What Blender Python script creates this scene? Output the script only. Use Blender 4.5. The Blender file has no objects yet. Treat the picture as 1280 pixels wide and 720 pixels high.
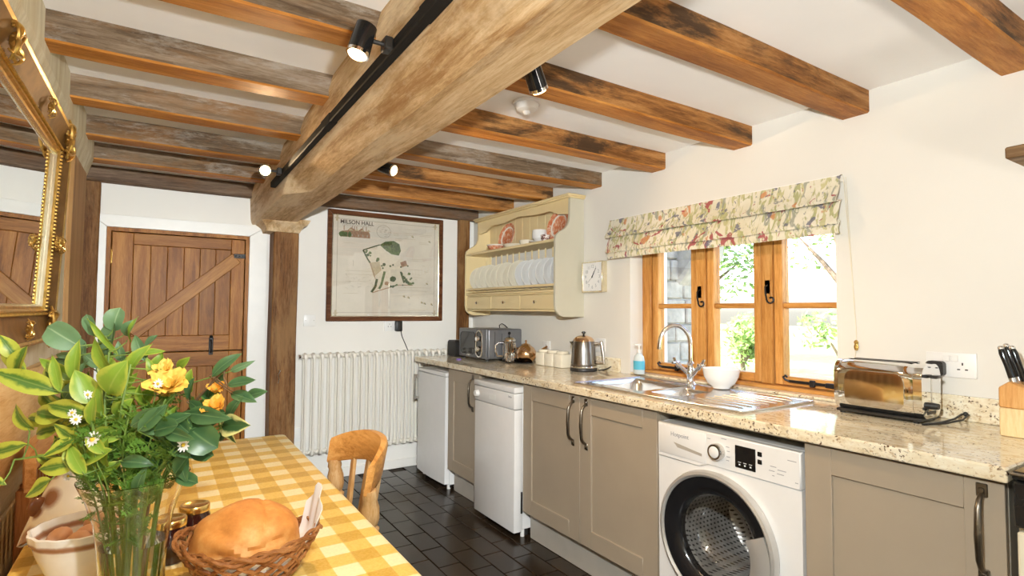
import bpy, bmesh, math, random
from math import sin, cos, pi, radians
from mathutils import Vector, Matrix
D = bpy.data
SC = bpy.context.scene
COL = SC.collection
random.seed(7)

# ------------------------------------------------------------------ camera
cam_d = D.cameras.new('camera')
cam = D.objects.new('camera', cam_d)
COL.objects.link(cam)
YAW, PITCH, ROLL, F = 0.5699, 0.0421, 0.0065, 681.85
fw = Vector((sin(YAW) * cos(PITCH), cos(YAW) * cos(PITCH), sin(PITCH)))
rt = fw.cross(Vector((0, 0, 1))).normalized()
up = rt.cross(fw)
r2 = rt * cos(ROLL) + up * sin(ROLL)
u2 = up * cos(ROLL) - rt * sin(ROLL)
m = Matrix((r2, u2, -fw)).transposed().to_4x4()
m.translation = Vector((-2.343, -0.483, 1.287))
cam.matrix_world = m
cam_d.sensor_width = 36
cam_d.lens = F / 1280 * 36
cam_d.clip_start = 0.02
SC.camera = cam

# ------------------------------------------------------------------ world, sun, flash, exposure
w = D.worlds.new('sky')
SC.world = w
w.use_nodes = True
wn = w.node_tree
sky = wn.nodes.new('ShaderNodeTexSky')
sky.sky_type = 'NISHITA'
sky.sun_disc = False
sky.sun_elevation = radians(48)
sky.sun_rotation = radians(-48)
sky.dust_density = 3.0
wn.nodes['Background'].inputs['Strength'].default_value = 1.5
wn.links.new(sky.outputs[0], wn.nodes['Background'].inputs['Color'])
sun_d = D.lights.new('sun', 'SUN')
sun_d.energy = 14.0
sun_d.angle = radians(1)
sun_d.color = (1, .96, .88)
sun = D.objects.new('sun', sun_d)
COL.objects.link(sun)
sun.rotation_euler = Vector((.45, -.40, -.80)).to_track_quat('-Z', 'Y').to_euler()

def lamp(name, kind, loc, power, color=(1, 1, 1), size=.1, aim=None, spot=None, blend=.5, falloff=None):
    l = D.lights.new(name, kind)
    l.energy = power
    l.color = color
    if kind == 'AREA':
        l.size = size
    else:
        l.shadow_soft_size = size
    if kind == 'SPOT':
        l.spot_size = radians(spot)
        l.spot_blend = blend
    if falloff:
        l.use_nodes = True
        nt = l.node_tree
        em = nt.nodes['Emission']
        fo = nt.nodes.new('ShaderNodeLightFalloff')
        fo.inputs['Strength'].default_value = 1.0
        nt.links.new(fo.outputs[falloff], em.inputs['Strength'])
    o = D.objects.new(name, l)
    COL.objects.link(o)
    o.location = loc
    if aim is not None:
        o.rotation_euler = (Vector(aim) - Vector(loc)).to_track_quat('-Z', 'Y').to_euler()
    return o

# the photographer's flash above the camera (its hard shadows lie on the ceiling beside beam and joists)
lamp('camera_flash', 'POINT', (-2.16, -.25, 1.56), 29.0, (.91, .97, 1.0), .025, falloff='Constant')
SC.view_settings.view_transform = 'Standard'
SC.view_settings.look = 'None'
SC.view_settings.gamma = 1
SC.view_settings.use_curve_mapping = False
SC.view_settings.exposure = 0.08
# portals where daylight comes in
def portal(loc, sx, sy, aim):
    o = lamp('daylight_portal', 'AREA', loc, 1, size=sx, aim=aim)
    o.data.shape = 'RECTANGLE'
    o.data.size_y = sy
    o.data.cycles.is_portal = True

# ------------------------------------------------------------------ mesh builder
class B:
    def __init__(s):
        s.bm = bmesh.new()
        s.mi = 0
    def _fin(s, faces):
        for f in faces:
            f.material_index = s.mi
    def box(s, lo, hi, bev=0, seg=1):
        lo, hi = [min(a, b) for a, b in zip(lo, hi)], [max(a, b) for a, b in zip(lo, hi)]
        vs = [s.bm.verts.new((x, y, z)) for z in (lo[2], hi[2]) for y in (lo[1], hi[1]) for x in (lo[0], hi[0])]
        fs = [s.bm.faces.new([vs[i] for i in q]) for q in
              ((0, 2, 3, 1), (4, 5, 7, 6), (0, 1, 5, 4), (2, 6, 7, 3), (0, 4, 6, 2), (1, 3, 7, 5))]
        s._fin(fs)
        if bev:
            es = list({e for f in fs for e in f.edges})
            bmesh.ops.bevel(s.bm, geom=es, offset=bev, segments=seg, affect='EDGES', profile=.5)
        return s
    def hexa(s, pts, bev=0):
        vs = [s.bm.verts.new(p) for p in pts]   # bottom 4 ccw, top 4 ccw
        fs = [s.bm.faces.new([vs[i] for i in q]) for q in
              ((3, 2, 1, 0), (4, 5, 6, 7), (0, 1, 5, 4), (1, 2, 6, 5), (2, 3, 7, 6), (3, 0, 4, 7))]
        s._fin(fs)
        if bev:
            bmesh.ops.bevel(s.bm, geom=list({e for f in fs for e in f.edges}), offset=bev, segments=1, affect='EDGES')
        return s
    def rings(s, rings, closed=True, cap0=True, cap1=True, loop=False):
        R = [[s.bm.verts.new(p) for p in r] for r in rings]
        n = len(R[0])
        fs = []
        pairs = list(zip(R[:-1], R[1:])) + ([(R[-1], R[0])] if loop else [])
        for a, b in pairs:
            for i in range(n if closed else n - 1):
                j = (i + 1) % n
                fs.append(s.bm.faces.new((a[i], a[j], b[j], b[i])))
        if not loop and closed:
            if cap0 and n > 2:
                fs.append(s.bm.faces.new(list(reversed(R[0]))))
            if cap1 and n > 2:
                fs.append(s.bm.faces.new(R[-1]))
        s._fin(fs)
        return s
    def tube(s, pts, r, n=8, loop=False, cap=True):
        pts = [Vector(p) for p in pts]
        N = len(pts)
        rs = r if isinstance(r, (list, tuple)) else [r] * N
        out = []
        ref = None
        for i, p in enumerate(pts):
            if loop:
                t = pts[(i + 1) % N] - pts[i - 1]
            else:
                t = pts[min(i + 1, N - 1)] - pts[max(i - 1, 0)]
            if t.length < 1e-9:
                t = Vector((0, 0, 1))
            t.normalize()
            if ref is None:
                ref = t.orthogonal().normalized()
            ref = (ref - t * ref.dot(t))
            if ref.length < 1e-6:
                ref = t.orthogonal()
            ref.normalize()
            b = t.cross(ref)
            out.append([p + (ref * cos(2 * pi * k / n) + b * sin(2 * pi * k / n)) * rs[i] for k in range(n)])
        return s.rings(out, True, cap, cap, loop)
    def cyl(s, p0, p1, r0, r1=None, n=16):
        return s.tube([p0, p1], [r0, r0 if r1 is None else r1], n)
    def lathe(s, prof, n=32, c=(0, 0, 0), wob=None, sx=1, sy=1, ax='z'):
        rs = []
        for j, (r, z) in enumerate(prof):
            ring = []
            for k in range(n):
                a = 2 * pi * k / n
                rr = max(r, 1e-4) * (wob(a, j) if wob else 1)
                p = (rr * cos(a) * sx, rr * sin(a) * sy, z)
                if ax == 'x':
                    p = (p[2], p[0], p[1])
                elif ax == 'y':
                    p = (p[1], p[2], p[0])
                ring.append((c[0] + p[0], c[1] + p[1], c[2] + p[2]))
            rs.append(ring)
        return s.rings(rs, True, prof[0][0] < .002, prof[-1][0] < .002)
    def prism(s, poly, ax, lo, hi, bev=0):
        def P(a, b, t):
            return {'x': (t, a, b), 'y': (a, t, b), 'z': (a, b, t)}[ax]
        r0 = [s.bm.verts.new(P(a, b, lo)) for a, b in poly]
        r1 = [s.bm.verts.new(P(a, b, hi)) for a, b in poly]
        n = len(poly)
        fs = [s.bm.faces.new((r0[i], r0[(i + 1) % n], r1[(i + 1) % n], r1[i])) for i in range(n)]
        fs += [s.bm.faces.new(list(reversed(r0))), s.bm.faces.new(r1)]
        s._fin(fs)
        bmesh.ops.recalc_face_normals(s.bm, faces=fs)
        if bev:
            bmesh.ops.bevel(s.bm, geom=list({e for f in fs for e in f.edges}), offset=bev, segments=1, affect='EDGES')
        return s
    def poly(s, pts):
        s._fin([s.bm.faces.new([s.bm.verts.new(p) for p in pts])])
        return s
    def grid(s, fn, nu, nv, thick=0):
        V = [[s.bm.verts.new(fn(i / nu, j / nv)) for j in range(nv + 1)] for i in range(nu + 1)]
        fs = [s.bm.faces.new((V[i][j], V[i + 1][j], V[i + 1][j + 1], V[i][j + 1])) for i in range(nu) for j in range(nv)]
        s._fin(fs)
        if thick:
            bmesh.ops.recalc_face_normals(s.bm, faces=fs)
            bmesh.ops.solidify(s.bm, geom=fs, thickness=thick)
        return s
    def ball(s, c, r, n=16, disp=None):
        r = r if isinstance(r, (tuple, list)) else (r, r, r)
        rs = []
        for j in range(n // 2 + 1):
            t = pi * j / (n // 2)
            t = min(max(t, .02), pi - .02)
            ring = []
            for k in range(n):
                a = 2 * pi * k / n
                d = Vector((sin(t) * cos(a), sin(t) * sin(a), -cos(t)))
                q = 1 if disp is None else disp(d)
                ring.append((c[0] + d.x * r[0] * q, c[1] + d.y * r[1] * q, c[2] + d.z * r[2] * q))
            rs.append(ring)
        return s.rings(rs)
    def rrect_plate(s, c, hw, hh, rad, ax, lo, hi, n=5):
        poly = rrect(c[0], c[1], hw, hh, rad, n)
        return s.prism(poly, ax, lo, hi)

def rrect(cx, cy, hw, hh, rad, n=5):
    out = []
    for qx, qy, a0 in ((1, 1, 0), (-1, 1, pi / 2), (-1, -1, pi), (1, -1, 3 * pi / 2)):
        for k in range(n + 1):
            a = a0 + pi / 2 * k / n
            out.append((cx + qx * (hw - rad) + rad * cos(a), cy + qy * (hh - rad) + rad * sin(a)))
    return out

def obj(name, b, mats, parent=None, loc=None, smooth=40, kind=None, rot=None):
    me = D.meshes.new(name)
    bmesh.ops.recalc_face_normals(b.bm, faces=b.bm.faces)
    b.bm.to_mesh(me)
    b.bm.free()
    for mm in (mats if isinstance(mats, (list, tuple)) else [mats]):
        me.materials.append(mm)
    if smooth:
        me.polygons.foreach_set('use_smooth', [True] * len(me.polygons))
        me.set_sharp_from_angle(angle=radians(smooth))
    o = D.objects.new(name, me)
    COL.objects.link(o)
    if loc is not None:
        o.location = loc
    if rot is not None:
        o.rotation_euler = rot
    if parent is not None:
        o.parent = parent
    if kind:
        o['kind'] = kind
    return o

def thing(name, label, cat, loc=(0, 0, 0), rz=0, group=None):
    o = D.objects.new(name, None)
    o.empty_display_size = .05
    COL.objects.link(o)
    o.location = loc
    o.rotation_euler = (0, 0, rz)
    return tag(o, label, cat, group)

def tag(o, label, cat, group=None):
    o['label'] = label
    o['category'] = cat
    if group:
        o['group'] = group
    return o

def copyo(o, parent=None, loc=None, rot=None):
    c = o.copy()
    COL.objects.link(c)
    c.parent = parent
    if loc is not None:
        c.location = loc
    if rot is not None:
        c.rotation_euler = rot
    return c

def text(name, s, size, mt, parent, loc, facing='-x', depth=.0006, align='CENTER', bold=0):
    cu = D.curves.new(name, 'FONT')
    cu.body = s
    cu.size = size
    cu.align_x = align
    cu.align_y = 'CENTER'
    cu.extrude = depth
    cu.offset = bold
    t = D.objects.new('tmp', cu)
    COL.objects.link(t)
    bpy.context.view_layer.update()
    me = D.meshes.new_from_object(t.evaluated_get(bpy.context.evaluated_depsgraph_get()))
    D.objects.remove(t)
    me.name = name
    me.materials.clear()
    me.materials.append(mt)
    o = D.objects.new(name, me)
    COL.objects.link(o)
    o.parent = parent
    R = {'-x': Matrix(((0, 0, -1), (-1, 0, 0), (0, 1, 0))), '-y': Matrix(((1, 0, 0), (0, 0, -1), (0, 1, 0)))}[facing]
    o.rotation_euler = R.to_euler()
    o.location = loc
    return o

# ------------------------------------------------------------------ materials
def nodes(name):
    mt = D.materials.new(name)
    mt.use_nodes = True
    nt = mt.node_tree
    return mt, nt, nt.nodes['Principled BSDF']

def N(nt, typ, **kw):
    n = nt.nodes.new(typ)
    for k, v in kw.items():
        if k.startswith('_'):
            setattr(n, k[1:], v)
        else:
            n.inputs[k.replace('__', ' ')].default_value = v
    return n

def ramp(nt, fac, stops, interp='LINEAR'):
    r = nt.nodes.new('ShaderNodeValToRGB')
    r.color_ramp.interpolation = interp
    el = r.color_ramp.elements
    while len(el) < len(stops):
        el.new(.5)
    for e, (p, c) in zip(el, stops):
        e.position = p
        e.color = (*c, 1) if len(c) == 3 else c
    nt.links.new(fac, r.inputs['Fac'])
    return r

def mixc(nt, fac, a, b, mode='MIX'):
    n = nt.nodes.new('ShaderNodeMix')
    n.data_type = 'RGBA'
    n.blend_type = mode
    for sock, v in ((n.inputs[0], fac), (n.inputs[6], a), (n.inputs[7], b)):
        if isinstance(v, (int, float)):
            sock.default_value = v
        elif isinstance(v, tuple):
            sock.default_value = (*v, 1)
        else:
            nt.links.new(v, sock)
    return n.outputs[2]

def mth(nt, op, a, b=None, c=None):
    n = nt.nodes.new('ShaderNodeMath')
    n.operation = op
    for i, v in enumerate((a, b, c)):
        if v is None:
            continue
        if isinstance(v, (int, float)):
            n.inputs[i].default_value = v
        else:
            nt.links.new(v, n.inputs[i])
    return n.outputs[0]

def coords(nt, scale=(1, 1, 1), rnd=True, kind='Object'):
    tc = nt.nodes.new('ShaderNodeTexCoord')
    mp = nt.nodes.new('ShaderNodeMapping')
    mp.inputs['Scale'].default_value = scale
    out = tc.outputs[kind]
    if rnd:
        oi = nt.nodes.new('ShaderNodeObjectInfo')
        ml = mth(nt, 'MULTIPLY', oi.outputs['Random'], 37.0)
        ad = nt.nodes.new('ShaderNodeVectorMath')
        ad.operation = 'ADD'
        nt.links.new(out, ad.inputs[0])
        nt.links.new(ml, ad.inputs[1])
        out = ad.outputs[0]
    nt.links.new(out, mp.inputs['Vector'])
    return mp.outputs[0]

def noise(nt, vec, scale, detail=4, rough=.55, dist=0.):
    n = nt.nodes.new('ShaderNodeTexNoise')
    n.inputs['Scale'].default_value = scale
    n.inputs['Detail'].default_value = detail
    n.inputs['Roughness'].default_value = rough
    n.inputs['Distortion'].default_value = dist
    if vec is not None:
        nt.links.new(vec, n.inputs['Vector'])
    return n.outputs['Fac']

def bump(nt, p, h, strength=.2, dist=.01):
    b = nt.nodes.new('ShaderNodeBump')
    b.inputs['Strength'].default_value = strength
    b.inputs['Distance'].default_value = dist
    nt.links.new(h, b.inputs['Height'])
    nt.links.new(b.outputs[0], p.inputs['Normal'])

def pm(name, col, rough=.5, metal=0., var=.06, scale=14., bmp=0., coat=0., spec=None, emit=None, estr=0., sss=0., trans=0., ior=None):
    mt, nt, p = nodes(name)
    v = coords(nt)
    f = noise(nt, v, scale)
    lo = tuple(c * (1 - var) for c in col)
    hi = tuple(min(1, c * (1 + var)) for c in col)
    r = ramp(nt, f, [(.3, lo), (.7, hi)])
    nt.links.new(r.outputs[0], p.inputs['Base Color'])
    p.inputs['Roughness'].default_value = rough
    p.inputs['Metallic'].default_value = metal
    if coat:
        p.inputs['Coat Weight'].default_value = coat
        p.inputs['Coat Roughness'].default_value = .05
    if spec is not None:
        p.inputs['Specular IOR Level'].default_value = spec
    if emit:
        p.inputs['Emission Color'].default_value = (*emit, 1)
        p.inputs['Emission Strength'].default_value = estr
    if trans:
        p.inputs['Transmission Weight'].default_value = trans
    if ior:
        p.inputs['IOR'].default_value = ior
    if sss:
        p.inputs['Subsurface Weight'].default_value = sss
        p.inputs['Subsurface Radius'].default_value = (.01, .006, .004)
    if bmp:
        bump(nt, p, f, bmp, .004)
    return mt

def wood(name, dark, mid, light, ax='x', sc=1., stain=None, stain_amt=.5, stain_pos=.52, rough=.55, bmp=.25, wash=None, coat=0, vary=.22, st_sc=1.):
    mt, nt, p = nodes(name)
    s = {'x': (1.2, 14, 14), 'y': (14, 1.2, 14), 'z': (14, 14, 1.2)}[ax]
    v = coords(nt, tuple(k * sc for k in s))
    f = noise(nt, v, 1.6, 6, .62, .7)
    f1 = noise(nt, v, 11, 8, .78, .5)
    g = mth(nt, 'ADD', mth(nt, 'MULTIPLY', f, .55), mth(nt, 'MULTIPLY', f1, .45))
    r = ramp(nt, g, [(.40, dark), (.5, mid), (.61, light)])
    col = r.outputs[0]
    v2 = coords(nt, {'x': (1.1, 4, 4), 'y': (4, 1.1, 4), 'z': (4, 4, 1.1)}[ax])
    if stain:
        f2 = noise(nt, v2, 1.9 * sc * st_sc, 9, .72, .3)
        k = ramp(nt, f2, [(stain_pos - .04, (0, 0, 0)), (stain_pos + .07, (stain_amt,) * 3)])
        col = mixc(nt, k.outputs[0], col, stain)
    if wash:
        f3 = noise(nt, v2, 3.3 * sc * st_sc, 9, .78, .2)
        k = ramp(nt, f3, [(.52, (0, 0, 0)), (.64, (.65,) * 3)])
        col = mixc(nt, k.outputs[0], col, wash)
    oi = nt.nodes.new('ShaderNodeObjectInfo')
    hs = nt.nodes.new('ShaderNodeHueSaturation')
    nt.links.new(mth(nt, 'ADD', mth(nt, 'MULTIPLY', oi.outputs['Random'], vary), 1 - vary / 2), hs.inputs['Value'])
    nt.links.new(col, hs.inputs['Color'])
    nt.links.new(hs.outputs[0], p.inputs['Base Color'])
    p.inputs['Roughness'].default_value = rough
    p.inputs['Specular IOR Level'].default_value = .18
    if coat:
        p.inputs['Coat Weight'].default_value = coat
        p.inputs['Coat Roughness'].default_value = .15
    bump(nt, p, g, min(1, bmp * 1.6), .006)
    return mt

def glass(name, tint=(1, 1, 1), rough=0., ior=1.45):
    mt, nt, p = nodes(name)
    f = noise(nt, coords(nt), 6)
    r = ramp(nt, f, [(.3, tuple(c * .985 for c in tint)), (.7, tint)])
    nt.links.new(r.outputs[0], p.inputs['Base Color'])
    p.inputs['Transmission Weight'].default_value = 1
    p.inputs['Roughness'].default_value = rough
    p.inputs['IOR'].default_value = ior
    return mt

def pane_glass(name, refl=.06, tint=(1, 1, 1)):
    mt, nt, p = nodes(name)
    nt.nodes.remove(p)
    tr = nt.nodes.new('ShaderNodeBsdfTransparent')
    gl = nt.nodes.new('ShaderNodeBsdfGlossy')
    gl.inputs['Roughness'].default_value = .01
    f = noise(nt, coords(nt), 3)
    r = ramp(nt, f, [(.3, tuple(c * .98 for c in tint)), (.7, tint)])
    nt.links.new(r.outputs[0], tr.inputs[0])
    mx = nt.nodes.new('ShaderNodeMixShader')
    mx.inputs[0].default_value = refl
    nt.links.new(tr.outputs[0], mx.inputs[1])
    nt.links.new(gl.outputs[0], mx.inputs[2])
    nt.links.new(mx.outputs[0], nt.nodes['Material Output'].inputs['Surface'])
    return mt

M = {}
M['plaster'] = pm('wall_plaster', (.71, .675, .605), .9, var=.025, scale=2.2, bmp=.12)
M['ceil'] = pm('ceiling_plaster', (.93, .905, .865), .92, var=.02, scale=2.5, bmp=.1)
M['plaster_far'] = pm('far_plaster', (.78, .745, .68), .9, var=.03, scale=2.0, bmp=.1)
# limewashed left wall
M['lime'] = wood('limewashed_plaster', (.62, .52, .34), (.76, .67, .48), (.84, .77, .60), 'z', .6, stain=(.60, .47, .27), stain_amt=.5, rough=.85)
ORA = ((.26, .085, .013), (.48, .185, .033), (.66, .30, .07))
BRN = ((.075, .028, .008), (.15, .064, .019), (.25, .12, .04))
GRY = ((.085, .052, .028), (.175, .118, .070), (.30, .22, .15))
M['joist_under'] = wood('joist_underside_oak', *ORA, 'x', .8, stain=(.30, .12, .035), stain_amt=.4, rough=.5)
M['joist_grey'] = wood('joist_weathered_face', *GRY, 'x', .8, stain=(.27, .125, .038), stain_amt=.55, stain_pos=.54, wash=(.40, .35, .29), rough=.7)
M['joist_brown'] = wood('joist_brown_face', (.16, .062, .016), (.34, .145, .040), (.50, .25, .085), 'x', .8, stain=(.045, .026, .014), stain_amt=.9, stain_pos=.53, rough=.6)
M['plate_oak'] = wood('dark_plate_oak', (.09, .055, .035), (.17, .11, .07), (.25, .17, .11), 'x', .8, stain=(.2, .09, .03), rough=.7)
M['beam'] = wood('pale_beam_oak', (.40, .22, .09), (.64, .44, .23), (.82, .65, .42), 'y', .6, st_sc=.42, stain=(.30, .145, .04), stain_amt=.7, stain_pos=.55, wash=(.78, .64, .43), rough=.6, bmp=.45)
M['post'] = wood('post_oak', *BRN, 'z', .7, stain=(.30, .17, .07), stain_amt=.5, rough=.6)
M['door_oak'] = wood('door_oak', (.17, .056, .008), (.29, .110, .019), (.40, .175, .04), 'z', .9, rough=.42, bmp=.12)
M['door_oak_h'] = wood('door_oak_across', (.17, .056, .008), (.29, .110, .019), (.40, .175, .04), 'x', .9, rough=.42, bmp=.12)
M['brace_oak'] = wood('brace_oak', (.22, .080, .014), (.36, .150, .03), (.47, .22, .055), 'x', .9, rough=.42, bmp=.12)
M['win_oak'] = wood('window_oak_upright', (.36, .145, .032), (.53, .245, .062), (.66, .355, .115), 'z', .8, rough=.35, bmp=.08)
M['win_oak_h'] = wood('window_oak_across', (.36, .145, .032), (.53, .245, .062), (.66, .355, .115), 'y', .8, rough=.35, bmp=.08)
M['pine'] = wood('chair_pine', (.40, .17, .04), (.58, .28, .075), (.68, .38, .13), 'y', .7, rough=.4, bmp=.08)
M['pine_z'] = wood('chair_pine_worn', (.38, .19, .06), (.54, .31, .12), (.66, .46, .24), 'z', .8, rough=.5, bmp=.1)
M['dark_chair'] = wood('dark_chair_wood', (.10, .035, .012), (.20, .075, .025), (.32, .14, .05), 'z', .8, rough=.35)
M['dark_chair_h'] = wood('chair_crest_wood', (.30, .13, .04), (.46, .23, .085), (.58, .33, .14), 'y', .8, rough=.4)
M['panel_oak'] = wood('pale_panel_oak', (.58, .34, .13), (.74, .50, .23), (.84, .63, .34), 'y', .6, rough=.55)
M['white_paint'] = pm('white_gloss_paint', (.80, .775, .72), .35, var=.02)
M['taupe'] = pm('taupe_cabinet_paint', (.375, .305, .222), .42, var=.03, scale=5)
M['taupe_in'] = pm('taupe_carcass', (.30, .26, .20), .5, var=.03)
M['kick'] = pm('plinth_paint', (.42, .38, .32), .5, var=.04)
M['white'] = pm('white_enamel', (.80, .785, .76), .22, var=.015)
M['white_pl'] = pm('white_plastic', (.78, .76, .72), .35, var=.015)
M['cream_en'] = pm('cream_enamel', (.78, .70, .52), .25, var=.02)
M['black_gl'] = pm('black_gloss', (.012, .012, .012), .12, var=.2)
M['black'] = pm('black_plastic', (.02, .018, .016), .4, var=.2)
M['rail'] = pm('matt_black_rail', (.018, .016, .014), .75, var=.2, spec=.15)
M['iron'] = pm('black_iron', (.025, .023, .022), .45, metal=.6, var=.3, scale=40, bmp=.2)
M['pewter'] = pm('pewter_handle', (.22, .19, .15), .32, metal=1, var=.15, scale=30)
M['chrome'] = pm('chrome', (.82, .82, .82), .06, metal=1, var=.01)
M['steel'] = pm('brushed_steel', (.66, .64, .61), .24, metal=1, var=.05, scale=60)
M['sink'] = pm('sink_steel', (.70, .70, .70), .22, metal=1, var=.04, scale=60)
M['kettle'] = pm('kettle_steel', (.27, .25, .23), .26, metal=1, var=.05, scale=50)
M['copper'] = pm('copper_plate', (.80, .55, .34), .13, metal=1, var=.05)
M['brass'] = pm('brass', (.80, .55, .18), .22, metal=1, var=.08)
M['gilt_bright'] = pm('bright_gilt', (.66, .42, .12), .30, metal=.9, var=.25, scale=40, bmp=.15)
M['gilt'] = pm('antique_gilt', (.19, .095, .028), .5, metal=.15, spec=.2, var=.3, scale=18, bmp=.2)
M['silver_gilt'] = pm('sight_edge_silver', (.82, .74, .55), .25, metal=.9, var=.1)
M['mirror'] = pm('mirror_silver', (.88, .90, .88), .012, metal=1, var=.005)
M['pane'] = pane_glass('window_pane_glass')
M['picglass'] = pane_glass('picture_glass', .07)
M['glass'] = glass('clear_glass', (1, 1, 1))
M['vglass'] = glass('vase_glass', (.97, 1, .97), ior=1.42)
M['water'] = glass('vase_water', (.90, .97, .86), ior=1.33)
M['smoke_gl'] = pane_glass('door_bowl_glass', .10, (.95, .95, .95))
M['cream_paint'] = pm('dresser_cream_paint', (.76, .60, .32), .45, var=.03, scale=6)
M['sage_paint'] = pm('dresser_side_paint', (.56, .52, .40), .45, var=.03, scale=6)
M['cer_white'] = pm('white_glaze', (.84, .83, .80), .12, var=.015, coat=.4)
M['cer_cream'] = pm('cream_glaze', (.86, .79, .63), .15, var=.03, coat=.4)
M['radiator'] = pm('radiator_cream_enamel', (.80, .75, .65), .3, var=.02)
M['grey_mw'] = pm('grey_microwave_paint', (.17, .17, .175), .3, metal=.3, var=.05)
M['mw_glass'] = pm('dark_tinted_glass', (.03, .028, .025), .08, var=.1)
M['napkin'] = pm('white_paper_napkin', (.86, .85, .83), .85, var=.03, scale=30, bmp=.1)
M['egg'] = pm('brown_eggshell', (.58, .30, .16), .5, var=.12, scale=25)
M['jam'] = pm('dark_jam', (.035, .008, .006), .1, var=.3, coat=.6)
M['rope'] = pm('cream_cord', (.72, .65, .5), .8, var=.1)
M['stem'] = pm('green_stem', (.17, .27, .05), .5, var=.25, scale=20)
M['brown_stem'] = pm('brown_twig', (.16, .09, .04), .6, var=.3, scale=20)
M['feather'] = pm('feathery_green', (.13, .27, .035), .5, var=.4, scale=12)
M['petal_y'] = pm('yellow_petal', (.87, .57, .10), .55, var=.12, scale=20)
M['petal_o'] = pm('amber_petal', (.86, .42, .05), .55, var=.15, scale=20)
M['petal_w'] = pm('white_petal', (.88, .87, .84), .6, var=.03)
M['pollen'] = pm('pollen_yellow', (.8, .55, .05), .7)
M['ink'] = pm('print_ink', (.05, .045, .04), .7)
M['soap_blue'] = pm('soap_label_blue', (.10, .45, .62), .4)
M['soap_liq'] = pm('translucent_soap', (.80, .90, .93), .15, trans=.35, ior=1.3)
M['wicker'] = wood('wicker_cane', (.20, .07, .02), (.36, .145, .045), (.48, .23, .085), 'x', 1.5, rough=.4)
M['lens_on'] = pm('lit_bulb', (1, .9, .7), .3, emit=(1, .66, .28), estr=12)
M['display'] = pm('display_black', (.01, .01, .01), .08)
M['led'] = pm('display_glyph', (.75, .75, .72), .5)
M['grey_txt'] = pm('grey_print', (.33, .33, .34), .5)
M['rubber'] = pm('door_seal_black', (.012, .012, .013), .18, var=.2)
M['block_lt'] = wood('beech_block', (.62, .42, .19), (.74, .55, .28), (.80, .63, .37), 'z', 1, rough=.45, bmp=.05)
M['block_or'] = wood('cherry_block', (.52, .24, .07), (.64, .33, .11), (.70, .42, .17), 'z', 1, rough=.45, bmp=.05)
M['hood_oak'] = wood('hood_oak', (.16, .09, .04), (.27, .165, .08), (.36, .24, .13), 'y', .8, rough=.6)

def mk_granite():
    mt, nt, p = nodes('speckled_granite')
    v = coords(nt, rnd=False)
    vs = coords(nt, (2.0, 1, 2.0), rnd=False)
    a = noise(nt, vs, 20, 7, .7, .4)
    base = ramp(nt, a, [(.32, (.60, .46, .27)), (.45, (.76, .65, .45)), (.6, (.84, .76, .58)), (.8, (.88, .83, .70))]).outputs[0]
    b = noise(nt, v, 70, 4, .65)
    k = ramp(nt, b, [(.58, (0, 0, 0)), (.64, (.7,) * 3)])
    c1 = mixc(nt, k.outputs[0], base, (.46, .29, .14))
    msk = ramp(nt, noise(nt, vs, 13, 3, .6), [(.5, (0, 0, 0)), (.58, (1, 1, 1))]).outputs[0]
    sp = ramp(nt, noise(nt, v, 110, 2, .5), [(.57, (0, 0, 0)), (.62, (1, 1, 1))]).outputs[0]
    c2 = mixc(nt, mth(nt, 'MULTIPLY', msk, sp), c1, (.10, .05, .025))
    nt.links.new(c2, p.inputs['Base Color'])
    p.inputs['Roughness'].default_value = .07
    p.inputs['Specular IOR Level'].default_value = .6
    return mt
M['granite'] = mk_granite()

def mk_tile():
    mt, nt, p = nodes('dark_quarry_tile')
    f = noise(nt, coords(nt), 9, 6, .65)
    oi = nt.nodes.new('ShaderNodeObjectInfo')
    r = ramp(nt, f, [(.3, (.012, .0065, .003)), (.55, (.025, .0145, .007)), (.75, (.052, .031, .0155))])
    k = mth(nt, 'ADD', mth(nt, 'MULTIPLY', oi.outputs['Random'], .7), .65)
    hs = nt.nodes.new('ShaderNodeHueSaturation')
    nt.links.new(k, hs.inputs['Value'])
    nt.links.new(r.outputs[0], hs.inputs['Color'])
    nt.links.new(hs.outputs[0], p.inputs['Base Color'])
    p.inputs['Roughness'].default_value = .24
    bump(nt, p, f, .25, .003)
    return mt
M['tile'] = mk_tile()
M['grout'] = pm('pale_grout', (.046, .032, .020), .9, var=.4, scale=30)

def mk_gingham():
    mt, nt, p = nodes('yellow_gingham_oilcloth')
    tc = nt.nodes.new('ShaderNodeTexCoord')
    sp = nt.nodes.new('ShaderNodeSeparateXYZ')
    nt.links.new(tc.outputs['Object'], sp.inputs[0])
    ax = mth(nt, 'ADD', mth(nt, 'MULTIPLY', mth(nt, 'FRACT', mth(nt, 'ADD', mth(nt, 'DIVIDE', mth(nt, 'ADD', sp.outputs[0], 1.905), .1035), 50.25)), 1), 0)
    ay = mth(nt, 'FRACT', mth(nt, 'ADD', mth(nt, 'DIVIDE', mth(nt, 'SUBTRACT', sp.outputs[1], 1.986), .1120), 50.25))
    def stripe(a):
        return ramp(nt, a, [(0, (1, 1, 1)), (.485, (1, 1, 1)), (.515, (0, 0, 0)), (.985, (0, 0, 0)), (1, (1, 1, 1))]).outputs[0]
    s = mth(nt, 'ADD', stripe(ax), stripe(ay))
    col = ramp(nt, mth(nt, 'MULTIPLY', s, .5), [(0, (.60, .345, .032)), (.5, (.78, .51, .10)), (1, (.90, .77, .45))]).outputs[0]
    f = noise(nt, coords(nt, (1, 1, 1), False), 190, 2)
    col = mixc(nt, .12, col, ramp(nt, f, [(.35, (.3, .22, .06)), (.65, (.9, .8, .5))]).outputs[0])
    nt.links.new(col, p.inputs['Base Color'])
    p.inputs['Roughness'].default_value = .42
    return mt
M['gingham'] = mk_gingham()

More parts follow.
